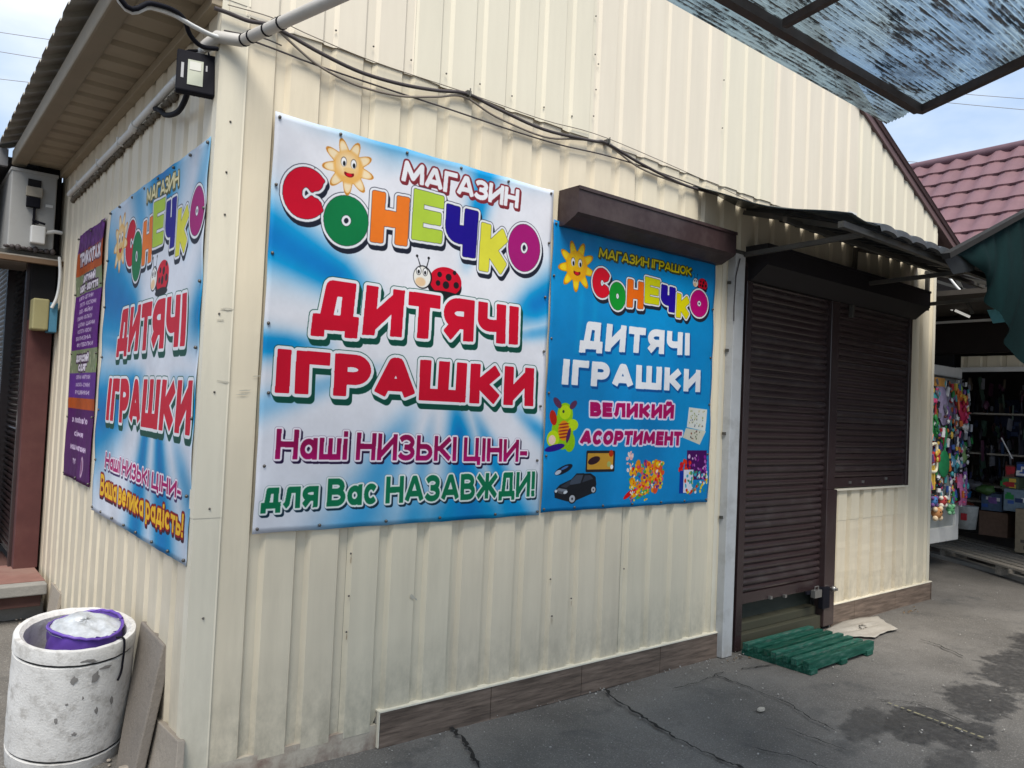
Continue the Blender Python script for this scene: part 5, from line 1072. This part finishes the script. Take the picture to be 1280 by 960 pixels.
kt = [G_, Pk, Tq, Pu_, Or_, Ye, Rd, Wt, Bl, Gy, Gy, Wt, ('toy_black', 25, 25, 30), ('toy_sil', 150, 155, 165), ('toy_navy2', 30, 35, 70)]
zl, zh = at(1180, 632, 'y', DY).z, at(1180, 478, 'y', DY).z
clutter('small_toy_packets', 'dense tangle of small toy packets filling the gaps on the open white door', 'toy packets', lambda R_: (R_.uniform(dx0+.05, dx1+.06), DY-.075+R_.uniform(-.03, .03), R_.uniform(zl, zh)), 330, kt, 4, (.007, .02))
kd = [('dim_a', 50, 52, 65), ('dim_b', 35, 55, 90), ('dim_c', 80, 45, 40), ('dim_d', 50, 75, 62), ('dim_e', 90, 82, 70), ('dim_f', 25, 25, 35), ('dim_g', 110, 112, 122), ('dim_h', 80, 42, 66), ('dim_k', 20, 20, 26)]  # goods colours darkened to carry the gloom of the stall interior
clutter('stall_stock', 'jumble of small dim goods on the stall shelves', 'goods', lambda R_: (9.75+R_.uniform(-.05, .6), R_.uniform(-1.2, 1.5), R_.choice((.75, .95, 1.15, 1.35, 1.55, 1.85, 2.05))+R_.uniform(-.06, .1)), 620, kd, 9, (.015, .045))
for z in (.68, .88, 1.28, 1.78): MB().box((9.75, -1.6, z-.02), (10.4, 1.6, z)).build('shelf_board', M_woodgrey, stl)
# stock inside the stall
def carton(u0, v0, u1, v1, x, dep, name, lab, c_, extra=None, cat='box'):
    a, b_ = at(u0, v0, 'x', x), at(u1, v1, 'x', x); y0, y1 = sorted((a.y, b_.y)); z0_, z1_ = sorted((a.z, b_.z)); o = MB().box((x, y0, z0_), (x+dep, y1, z1_)).build(name, cm(*c_, .7), bevel=.006); tag(o, lab, cat)
    if extra:
        R_ = random.Random(int(u0*3+v0))
        for k in range(6):
            yy, zz = R_.uniform(y0+.03, y1-.03), R_.uniform(z0_+.03, z1_-.03); r = R_.uniform(.02, .05); MB().box((x-.003-.001*k, yy-r, zz-r*.6), (x-.0005, yy+r, zz+r*.6)).build('printed_patch', cm(*extra[k % len(extra)]), o)
    return o
X1 = 9.6
carton(1223, 668, 1260, 642, X1, .5, 'cardboard_carton', 'brown cardboard carton on the stall floor behind the white bucket', ('carton_brown', 112, 84, 66))
carton(1268, 690, 1300, 639, X1-.25, .5, 'cardboard_carton', 'pale tan carton at the right frame edge in the stall', ('carton_tan', 150, 132, 104), [('carton_print', 90, 80, 70)])
carton(1254, 638, 1290, 614, X1-.1, .4, 'toy_box', 'pale blue boxed toys stacked on the tan carton', ('box_paleblue', 112, 136, 155), [Bl, G_, Wt, ('box_navy', 40, 60, 110)])
carton(1226, 637, 1253, 618, X1, .4, 'toy_box', 'light blue and violet boxes on the brown carton', ('box_lightblue', 74, 98, 130), [Bl, Wt, Pu_])
carton(1252, 613, 1273, 597, X1, .3, 'toy_box', 'small green picture box on top of the pale blue boxes', ('box_green', 88, 102, 76), [G_, Ye, Rd])
carton(1256, 596, 1268, 582, X1, .3, 'toy_box', 'small orange red box standing on the green picture box', ('box_orangered', 112, 62, 50), [Rd])
carton(1270, 596, 1284, 578, X1, .3, 'toy_box', 'dark blue box beside the orange red one at the frame edge', ('box_darkblue', 40, 60, 100), [Wt, Bl])
carton(1242, 545, 1276, 500, X1+.6, .1, 'wall_hanging', 'dark blue patterned hanging in the gloom of the stall', ('hang_navy', 30, 40, 75), [('hang_blue', 60, 80, 130)], 'hanging')
q = at(1208, 646, 'x', 9.2); b = MB().lathe([(.0, 0), (.10, 0), (.125, .26), (.13, .27), (.12, .265), (.1, .02)], 20, (9.2, q.y, q.z-.14)); o = b.build('bucket', cm('bucket_white', 175, 180, 178)); tag(o, 'pale plastic bucket with a red mark standing behind the open door', 'bucket')
MB().box((9.06, q.y-.05, q.z-.03), (9.085, q.y+.01, q.z+.05)).build('red_mark', cm(*Rd), o)
for k, (u, v, c_, lab) in enumerate(((1203, 617, ('bag_blue', 30, 110, 180), 'bright blue plastic bag lump on the stock behind the door'), (1216, 606, ('bag_grey', 84, 84, 90), 'grey plastic bag above the blue one in the stall'), (1232, 612, ('bag_green', 60, 100, 44), 'small green packet beside the light blue boxes'), (1205, 632, ('bag_rust', 120, 50, 30), 'rust coloured packet under the blue bag'))):
    q = at(u, v, 'x', X1-.1); o = MB().ball(tuple(q), (.09, .11, .06), 12, 8, lambda p: p+Vector((0, .02*fn1(p.z*40), .02*fn1(p.y*30)))).build('plastic_bag', cm(*c_)); tag(o, lab, 'bag')
q = at(1255, 560, 'x', X1-.2); o = MB().tube([q+Vector((0, .03, .12)), q+Vector((0, -.09, -.12))], .008, 6).build('toy_wand', cm(*Wt)); tag(o, 'thin white slanting stick in the gloom of the stall', 'toy')

# ------------------------------------------------------------------ pallet, rag
M_green2 = mat('green_wood_dusty', srgb(30, 84, 70), .7, var=.35, vscale=12, stretch=(1, 6, 6), dirt=(.17, .19, .17), dscale=11, damt=.8, bump=.3, bscale=30, bstretch=(1, 8, 8)); M_green3 = mat('green_wood_dark', srgb(10, 66, 52), .6, var=.4, vscale=8, stretch=(1, 6, 6), dirt=(.11, .10, .08), dscale=7, damt=.6, bump=.3, bscale=30, bstretch=(1, 8, 8))
pl = thing('wooden_pallet', 'green painted slatted wooden pallet lying before the door shutter', 'pallet', (4.08, -.3, 0))
Rp = Matrix.Rotation(math.radians(0.5), 3, 'Z'); pc = Vector((4.075, -.32, 0))
px0, px1, py0, py1 = 3.56, 4.40, -.56, -.065
for k in range(7):
    y = py1-(py1-py0)*(k+.5)/7; t = rnd.uniform(-.006, .006)
    MB().box((px0+.0+rnd.uniform(-.012, .012), y-.0215, .036 if k < 6 else .018), (px1+rnd.uniform(-.015, .015)+.012*(k-3)*.3, y+.0215, .078+t*.4), Rp @ Matrix.Rotation(rnd.uniform(-.008, .008), 3, 'Z'), pc).build('slat', (M_green2, M_green, M_green3, M_green2, M_green, M_green2, M_green)[k], pl, bevel=.003)
    for xx in (px0+.045, (px0+px1)/2, px1-.07): MB().ball((xx+rnd.uniform(-.01, .01), y+rnd.uniform(-.008, .008), .079), (.0035, .0035, .0015), 6, 3).build('nail_head', M_screw, pl)
for x in (px0+.045, (px0+px1)/2, px1-.07):
    MB().box((x-.04, py0, .0), (x+.04, py1, .034), Rp, pc).build('bottom_board', M_green, pl, bevel=.002)
# front facing rail of the last slat with notches
b = MB(); out = [at(u, v, 'z', 0) for u, v in ((1032, 789), (1052, 779), (1075, 774), (1098, 772), (1108, 780), (1123, 788), (1104, 793), (1094, 799), (1075, 797), (1055, 797), (1040, 795))]
cx_ = sum((q.x for q in out))/len(out); cy_ = sum((q.y for q in out))/len(out); vs = [(cx_, cy_, .019)]; K = 9; n = len(out)
for j in range(1, K+1):
    for i in range(n*3):
        p = out[(i//3) % n].lerp(out[(i//3+1) % n], (i % 3)/3); t = j/K*(1+(.05*fn1(i*2.1) if j == K else 0)); x, y = cx_+(p.x-cx_)*t, cy_+(p.y-cy_)*t
        vs.append((x, y, .006+.020*(1-t*.8)*abs(math.sin(x*9+y*31+1.3*math.sin(x*7)))+.004*abs(fn1(x*40)+fn1(y*60))))
N3 = n*3; b.add(vs, [(0, 1+i, 1+(i+1) % N3) for i in range(N3)]+[(1+(j-1)*N3+i, 1+(j-1)*N3+(i+1) % N3, 1+j*N3+(i+1) % N3, 1+j*N3+i) for j in range(1, K) for i in range(N3)], True)
o = b.build('floor_rag', mat('pale_rag', (.36, .33, .285), .95, var=.15, dirt=(.2, .17, .14), dscale=12, damt=.6, bump=.5, bscale=90)); tag(o, 'crumpled pale cloth lying on the asphalt by the tiled plinth, right of the pallet', 'rag')
s_ = o.modifiers.new('t', 'SOLIDIFY'); s_.thickness = .004; s_.offset = 1
for k, (u, v, lab) in enumerate(((1135, 764, 'dry leaf litter against the tiled plinth, right of the pale cloth'), (925, 822, 'dry leaves gathered at the foot of the pale blue post'))):
    q = at(u, v, 'z', 0); b = MB()
    for i in range(14):
        p = q+Vector((rnd.gauss(0, .09), rnd.gauss(0, .02)-.02, .004)); a = rnd.uniform(0, 6); r = rnd.uniform(.008, .018); b.add([p+Vector((r*math.cos(a), r*math.sin(a), .002)), p+Vector((-r*.4*math.sin(a), r*.4*math.cos(a), .008)), p-Vector((r*math.cos(a), r*math.sin(a), -.003)), p+Vector((r*.4*math.sin(a), -r*.4*math.cos(a), 0))], [(0, 1, 2, 3)])
    kind(tag(b.build('leaf_litter', mat('dry_leaf', (.16, .10, .05), .9, var=.4, vscale=40)), lab, 'litter'), 'stuff')

# ------------------------------------------------------------------ litter bin and slabs at the lower left
TX, BXc, BYc, BH, BR = .15, -.268, .69, .548, .228
bn = thing('litter_bin', 'whitewashed round concrete litter bin lined with a purple and white bag', 'litter bin', (BXc, BYc, 0))
Rb = Matrix.Rotation(TX, 3, 'X'); bb0 = Vector((BXc, BYc, 0))
def tb(p): return Rb @ (Vector(p))+bb0
rim = .022
prof = [(BR*.93, -.05), (BR*.97, .0), (BR*1.0, .072), (BR*.975, .076), (BR*.975, .084), (BR*1.0, .088)]+[(BR*(1+.008*math.sin(math.pi*i/8)), .09+i*.05) for i in range(8)]+[(BR*1.0, BH-.072), (BR*.972, BH-.068), (BR*.972, BH-.060), (BR*1.01, BH-.056), (BR*1.01, BH-.005), (BR*1.0, BH), (BR*.995, BH), (BR-rim+.003, BH), (BR-rim, BH-.003), (BR-rim-.012, BH-.014), (BR-rim-.018, .08), (0, .07)]
def rough(p): return tb(p+Vector((1, .6, 0))*.0016*fn1(p.z*37+p.x*21)+Vector((0, 0, .0015*fn1(p.x*50+p.y*33))))
_o = MB().lathe(prof, 72, (0, 0, 0), rough).build('bin_shell', M_concw, bn); _e = _o.modifiers.new('edges', 'EDGE_SPLIT'); _e.split_angle = math.radians(32)
mg = mat('groove_shade_dark', (.03, .03, .028), .8)  # near-black colour stands for the shade inside the bin's grooves
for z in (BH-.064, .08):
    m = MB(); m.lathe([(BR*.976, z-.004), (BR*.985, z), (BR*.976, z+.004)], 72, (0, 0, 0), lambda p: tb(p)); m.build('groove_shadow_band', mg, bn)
# flaked patches where the whitewash is gone
mf = mat('bare_grey_patch', (.2, .19, .18), .95)
for (az, z, w_, h_) in ((-88, .505, .036, .007), (-84, .498, .02, .006), (-104, .33, .006, .006), (-60, .3, .01, .02), (-90, .35, .004, .01), (-99, .43, .014, .02), (-80, .43, .02, .026), (-112, .26, .010, .014), (-76, .28, .008, .02), (-70, .46, .03, .008), (-95, .2, .012, .01)):
    m = MB(); vs = [Vector((0, 0, 0))]; k = 11
    for i in range(k):
        a = 2*math.pi*i/k; rr = rnd.uniform(.5, 1.15); aa = math.radians(az)+w_/BR*rr*math.cos(a); vs.append(Vector((BR*1.013*math.cos(aa), BR*1.013*math.sin(aa), z+h_*rr*math.sin(a))))
    vs[0] = Vector((BR*1.016*math.cos(math.radians(az)), BR*1.016*math.sin(math.radians(az)), z)); m.add([tb(p) for p in vs], [(0, 1+i, 1+(i+1) % k) for i in range(k)]); m.build('flaked_patch', mf, bn)
# hanging black strap
m = MB(); az = math.radians(-52); pts = [tb(((BR-.03)*math.cos(az), (BR-.03)*math.sin(az), BH+.006)), tb(((BR+.008)*math.cos(az), (BR+.008)*math.sin(az), BH+.004)), tb(((BR+.010)*math.cos(az), (BR+.010)*math.sin(az), BH-.10)), tb(((BR+.010)*math.cos(az-.02), (BR+.010)*math.sin(az-.02), BH-.14)), tb(((BR+.010)*math.cos(az-.08), (BR+.010)*math.sin(az-.08), BH-.165))]
tag(m.tube(smooth(pts), .0048, 7).build('wire_hook', M_black), 'black twisted wire hooked over the rim of the litter bin', 'wire')
# bag
m = MB(); vs = []; n = 40; bc = Vector((.040, .034, 0)); K = 9
for j in range(K+1):
    t = j/K
    for i in range(n):
        a = 2*math.pi*i/n; r = (.145-.006*t)*(1+.035*fn1(i*.9)+.03*math.sin(a*3+1)); z = BH-.13+t*.128+(.010*math.sin(a*2+.5)+.01*fn1(i*1.7))*t
        vs.append(tb((bc.x+r*math.cos(a)+.006*fn1(j*3+i), bc.y+r*math.sin(a), z)))
m.add(vs, [(j*n+i, j*n+(i+1) % n, (j+1)*n+(i+1) % n, (j+1)*n+i) for j in range(K) for i in range(n)], True)
lin = m.build('bin_bag', mat('purple_bag_film', (.12, .06, .33), .3, var=.2, spec=.5)); tag(lin, 'purple bag with crumpled white plastic standing in the litter bin', 'bag')
m = MB(); vs = []; n = 36; K = 12
for j in range(K+1):
    t = j/K; r = .140*(1-t)**.8
    for i in range(n):
        a = 2*math.pi*i/n; q_ = (1-t)**.8; z = BH-.012+.030*(1-q_*q_)+.030*q_*(1-q_)*math.cos(a-1.9)*2+.0055*(fn1(math.cos(a)*q_*5+1.3)+fn1(math.sin(a)*q_*6+math.cos(a)*q_*4))*(1-.3*q_); vs.append(tb((bc.x+r*math.cos(a)+.006*fn1(j*5+i*2), bc.y+r*math.sin(a)+.006*fn1(j*3-i*2), z)))
m.add(vs, [(j*n+i, j*n+(i+1) % n, (j+1)*n+(i+1) % n, (j+1)*n+i) for j in range(K) for i in range(n)], True)
m.build('crumpled_film', mat('white_cellophane', (.46, .48, .50), .25, var=.25, vscale=22, spec=.8, bump=.35, bscale=26, dirt=(.27, .27, .28), dscale=20), lin)
m = MB(); ring = [tb((bc.x+.143*math.cos(2*math.pi*i/40), bc.y+.143*math.sin(2*math.pi*i/40), BH-.003+.011*math.sin(4*math.pi*i/40+.5)+.004*fn1(i*2))) for i in range(41)]; m.tube(ring, .007, 6, False); m.build('bag_rim', MATS['purple_bag_film'], lin)
# leaning concrete slab
def slab(P4, th, name, lab, m, bev=.006):
    nrm_ = (P4[1]-P4[0]).cross(P4[3]-P4[0]).normalized()*th; o = MB().hexa(list(P4)+[p+nrm_ for p in P4]).build(name, m, bevel=bev); return tag(o, lab, 'concrete slab')
slab([at(176, 776, 'x', -.012), at(204, 806, 'x', -.012), Vector((-.125, .20, -.02)), Vector((-.125, .44, -.02))], .042, 'leaning_slab', 'tall dirty concrete slab leaning on the side wall behind the bin', mat('dirty_slab', (.20, .175, .15), .9, dirt=(.10, .09, .08), damt=.6, bump=.4, bscale=50))
slab([at(190, 894, 'x', -.02), at(222, 926, 'x', -.02), Vector((-.06, -.135, -.05)), Vector((-.07, .19, -.05))], .03, 'broken_slab', 'small broken slab leaning on the foot of the side wall near the corner', mat('pale_slab', (.30, .26, .215), .9, dirt=(.14, .13, .11), damt=.6, bump=.4, bscale=50), .004)
b = MB(); q = at(150, 952, 'z', .06)
for (u, v, r, lab) in ((172, 953, .075, 'flat chunk of pale rubble by the foot of the bin'), (138, 957, .03, 'small rubble lump between bin and slabs'), (190, 940, .03, 'small dark stone behind the rubble chunk')):
    q = at(u, v, 'z', .05); b = MB(); b.ball((0, 0, 0), (r, r*.8, r*.42), 8, 5, lambda p: Vector((q.x+p.x*(1+.2*fn1(p.y*60+u)), q.y+p.y*(1+.25*fn1(p.x*50)), .02+p.z*(1+.2*fn1(p.x*40))))); b.sm = [False]*len(b.sm); tag(b.build('rubble_stone', MATS['pale_slab']), lab, 'rubble')
b = MB()
for i in range(160):
    x, y = rnd.uniform(-.18, -.02), rnd.uniform(-.25, 3.2); r = rnd.uniform(.004, .014); b.ball((x+.02*fn1(y*5), y, r*.5), (r, r*rnd.uniform(.6, 1.3), r*.6), 5, 3)
kind(b.build('gravel_debris', MATS['pale_slab']), 'stuff')

# ------------------------------------------------------------------ left neighbour: steps, red post, shutters, air conditioner
st = thing('entrance_step', 'two level concrete step with red floor tiles at the far left', 'steps', (-.8, 3.2, 0))
SYF = 2.86
MB().box((-3.2, 3.05, -.02), (-.02, 4.6, .10)).build('lower_step', M_kerbc, st, bevel=.008); MB().box((-3.2, SYF+.06, .10), (-.06, 4.6, .185)).build('riser', mat('dark_red_gap_shade', (.10, .05, .042), .8), st, bevel=.004)  # dark red tone stands for the shadow gap under the nosing
MB().box((-3.2, SYF, .185), (-.035, SYF+.10, .258)).build('nosing', M_kerbc, st, bevel=.008)
for k in range(10):
    for j in range(2): x1_ = -.035-k*.31; MB().box((x1_-.305, SYF+.102+j*.31, .185), (x1_, SYF+.102+j*.31+.305, .262)).build('floor_tile', M_redtile, st, bevel=.003)
slab([at(64, 728, 'x', -.01), at(75, 742, 'x', -.01), Vector((-.05, 2.55, .0)), Vector((-.05, 2.76, .0))], .02, 'tile_shard', 'broken tile shard propped on the wall beside the red step', mat('pale_slab', (.3, .3, .3)), .002)
nb = thing('left_neighbour_shop', 'dark neighbouring shop with brown shutters beyond the side wall', 'shop building', (-.5, 4, 0))
MB().box((-.17, 3.42, .26), (-.02, 3.52, 2.05)).build('red_post', M_redpost, nb, bevel=.004)
MB().box((-.17, 3.42, 2.05), (-.02, 3.52, 3.2)).build('dark_post', M_dark, nb)
fr = MB().box((-.13, 3.56, .26), (-.11, 7.5, 2.9)).build('roller_shutter', M_shutter, nb)
sl_ = slat_mesh(3.9); 
mslat = MB(); pr = [(0, 0), (-.0015, .004), (-.0075, .014), (-.0095, .024), (-.0085, .034), (-.004, .0435), (0.003, .0465), (.003, .048)]; n = len(pr)
mslat.add([(-.0+q0*1.6, y, z) for y in (0, 3.9) for q0, z in pr], [(i, i+1, n+i+1, n+i) for i in range(n-1)]); me = mslat.mesh('slat', M_shutter)
z = .30
while z < 2.85: link('slat', me, fr, loc=(-.135, 3.56, z)); z += .048
MB().box((-.19, 3.52, .26), (-.12, 3.58, 2.9)).build('guide_rail', M_shutter, nb)
MB().box((-.20, 4.55, .26), (-.12, 4.63, 2.9)).build('guide_rail', M_shutter, nb)
MB().box((-1.9, 3.47, 3.16), (-.0, 9, 3.20)).build('eave_sheet', mat('dark_eave', (.05, .05, .055), .7), nb)
MB().box((-.11, 3.52, 0), (3, 9, 3.1)).build('body_wall', M_dark, nb)
MB().box((-1.95, 3.42, 3.12), (-.36, 3.47, 3.24)).build('eave_board', mat('grey_gutter', (.16, .16, .165), .5), nb); MB().box((-.62, 3.6, 1.3), (-.58, 9, 3.16)).build('hanging_awning', M_dark, nb); MB().box((-1.45, 3.45, 3.10), (-1.38, 9, 3.15)).build('gutter', mat('grey_gutter', (.16, .16, .165), .5), nb)
fsheet(3.3, 3.32, 0, 1, 0, 0).v if False else None
# pale profiled fence panel at the left frame edge
fe = thing('sheet_fence', 'grey ribbed sheet panel standing at the left frame edge by the shutters', 'fence panel', (-.6, 5, 0))
b = MB(); pts = prof_pts(4.2, 6.0, 0); vs = [(-.30-h*.02, s, z) for z in (.3, 1.22) for s, h in pts]; n = len(pts); b.add(vs, [(i, i+1, n+i+1, n+i) for i in range(n-1)]); b.build('sheet', mat('grey_fence_sheet', (.25, .24, .22), .6), fe)
MB().box((-.34, 4.15, .26), (-.29, 4.2, 1.25)).build('fence_post', M_awnsteel, fe)
# air conditioner on a bracket shelf; its side panel faces the camera
ac = thing('air_conditioner', 'white outdoor air conditioner unit on a bracket high at the left', 'air conditioner', (-.2, 3.4, 2.52))
YA = 3.3; a0, a1 = -.345, -.065; z0_, z1_ = 2.53, 3.09
MB().box((a0, YA, z0_), (a1, YA+.78, z1_)).build('casing', mat('grey_white_casing', (.31, .31, .30), .65, var=.05, dirt=(.2, .19, .17), dscale=6, damt=.4), ac, bevel=.008)
MB().box((a0-.006, YA-.006, z1_-.02), (a1+.006, YA+.78, z1_+.004)).build('top_cover', MATS['grey_white_casing'], ac, bevel=.004)
q = at(42, 230, 'y', YA); MB().box((-.245, YA-.012, 2.98), (-.165, YA-.0, 3.03)).build('handle_recess', M_dark, ac); MB().box((-.255, YA-.03, 2.905), (-.155, YA-.0, 2.975)).build('handle_cover', mat('tan_cover', (.30, .27, .22), .6), ac, bevel=.004)
MB().box((-.25, YA-.035, 2.83), (-.165, YA-.0, 2.90)).build('terminal_block', M_black, ac, bevel=.004)
MB().box((-.205, YA-.022, 2.62), (-.19, YA-.0, 2.84)).build('pipe_cover', M_black, ac)
MB().box((-.215, YA-.06, 2.575), (-.125, YA-.0, 2.70)).build('valve_cover', M_white, ac, bevel=.008); MB().tube([(-.13, YA-.04, 2.72), (-.21, YA-.05, 2.735), (-.17, YA-.05, 2.715)], .008, 6).build('insulated_pipe', M_black, ac)
MB().box((-.13, YA-.008, 2.85), (-.085, YA-.0, 2.87)).build('rating_plate', M_white, ac)
b = MB(); b.tube([(-.13, YA-.03, 2.66), (-.07, YA-.03, 2.68), (-.02, YA-.02, 2.68)], .014, 8); b.build('insulated_pipe', M_white, ac)
for y in (YA+.05, YA+.65): MB().bar((-.45, y, z0_-.03), (.0, y, z0_-.03), .04, .04).build('bracket_arm', M_awnsteel, ac)
MB().box((-.40, YA-.02, z0_-.055), (.0, YA+.8, z0_-.045)).build('shelf_board', M_woodgrey, ac); MB().box((-.42, YA-.03, z0_-.09), (.0, YA+.02, z0_-.057)).build('shelf_edge', mat('brown_shelf', (.14, .09, .055), .8), ac)
for k in range(9): MB().ball((-.35+k*.035, YA-.005, z0_+.006), (.02, .02, .012+.006*(k % 3)), 6, 4).build('dead_leaves', M_cable, ac)
mb_ = thing('meter_box', 'weathered yellow and blue meter box on the wall under the air conditioner', 'meter box', (-.1, 3.3, 2.0))
q0, q1 = at(42, 372, 'y', 3.25), at(60, 413, 'y', 3.25); MB().box((q0.x, 3.25, q1.z), (q1.x, 3.4, q0.z)).build('yellow_cover', mat('old_yellow', (.30, .27, .13), .6, dirt=(.12, .11, .08), damt=.6), mb_, bevel=.01)
q2 = at(71, 416, 'y', 3.25); MB().box((q1.x+.002, 3.26, q1.z-.01), (min(q2.x, -.004), 3.4, q0.z-.02)).build('blue_side', mat('old_blue', (.07, .22, .33), .6, dirt=(.04, .08, .1), damt=.6), mb_, bevel=.006)
cable([(-.03, 3.25, 2.5), (-.02, 3.24, 2.36), (-.03, 3.24, 2.22), (-.06, 3.24, 2.13)], .011, M_white, 'white_hose', 'white drain hose curling down to the meter box')
# ------------------------------------------------------------------ overhead power lines
for k, (u0, v0, u1, v1, D, lab) in enumerate(((-20, 36, 90, 52, 30, 'uppermost thin power line in the sky at the left'), (-20, 60, 80, 76, 30, 'middle thin power line in the sky at the left'), (-20, 95, 60, 104, 30, 'lowest thin power line in the sky at the left'),
        (1150, 112, 1300, 124, 40, 'upper power line of the top pair in the sky at the right'), (1150, 124, 1300, 138, 40, 'lower power line of the top pair in the sky at the right'), (1110, 199, 1300, 213, 40, 'upper power line just above the wine roof'), (1110, 220, 1300, 232, 40, 'lowest power line, touching the wine roof ridge'))):
    a_ = CP+ray(u0, v0)*D; b_ = CP+ray(u1, v1)*D; d_ = b_-a_
    if k < 3: pts = [a_-d_*1.5, a_.lerp(b_, .5)-Vector((0, 0, .05)), b_+d_*2]
    else: pts = [a_-d_*1.0, a_.lerp(b_, .5)-Vector((0, 0, .05)), b_+d_*1.2]
    o = MB().tube(smooth(pts, 5), .011 if k < 3 else .014, 5).build('power_line', M_cable2); tag(o, lab, 'power line')
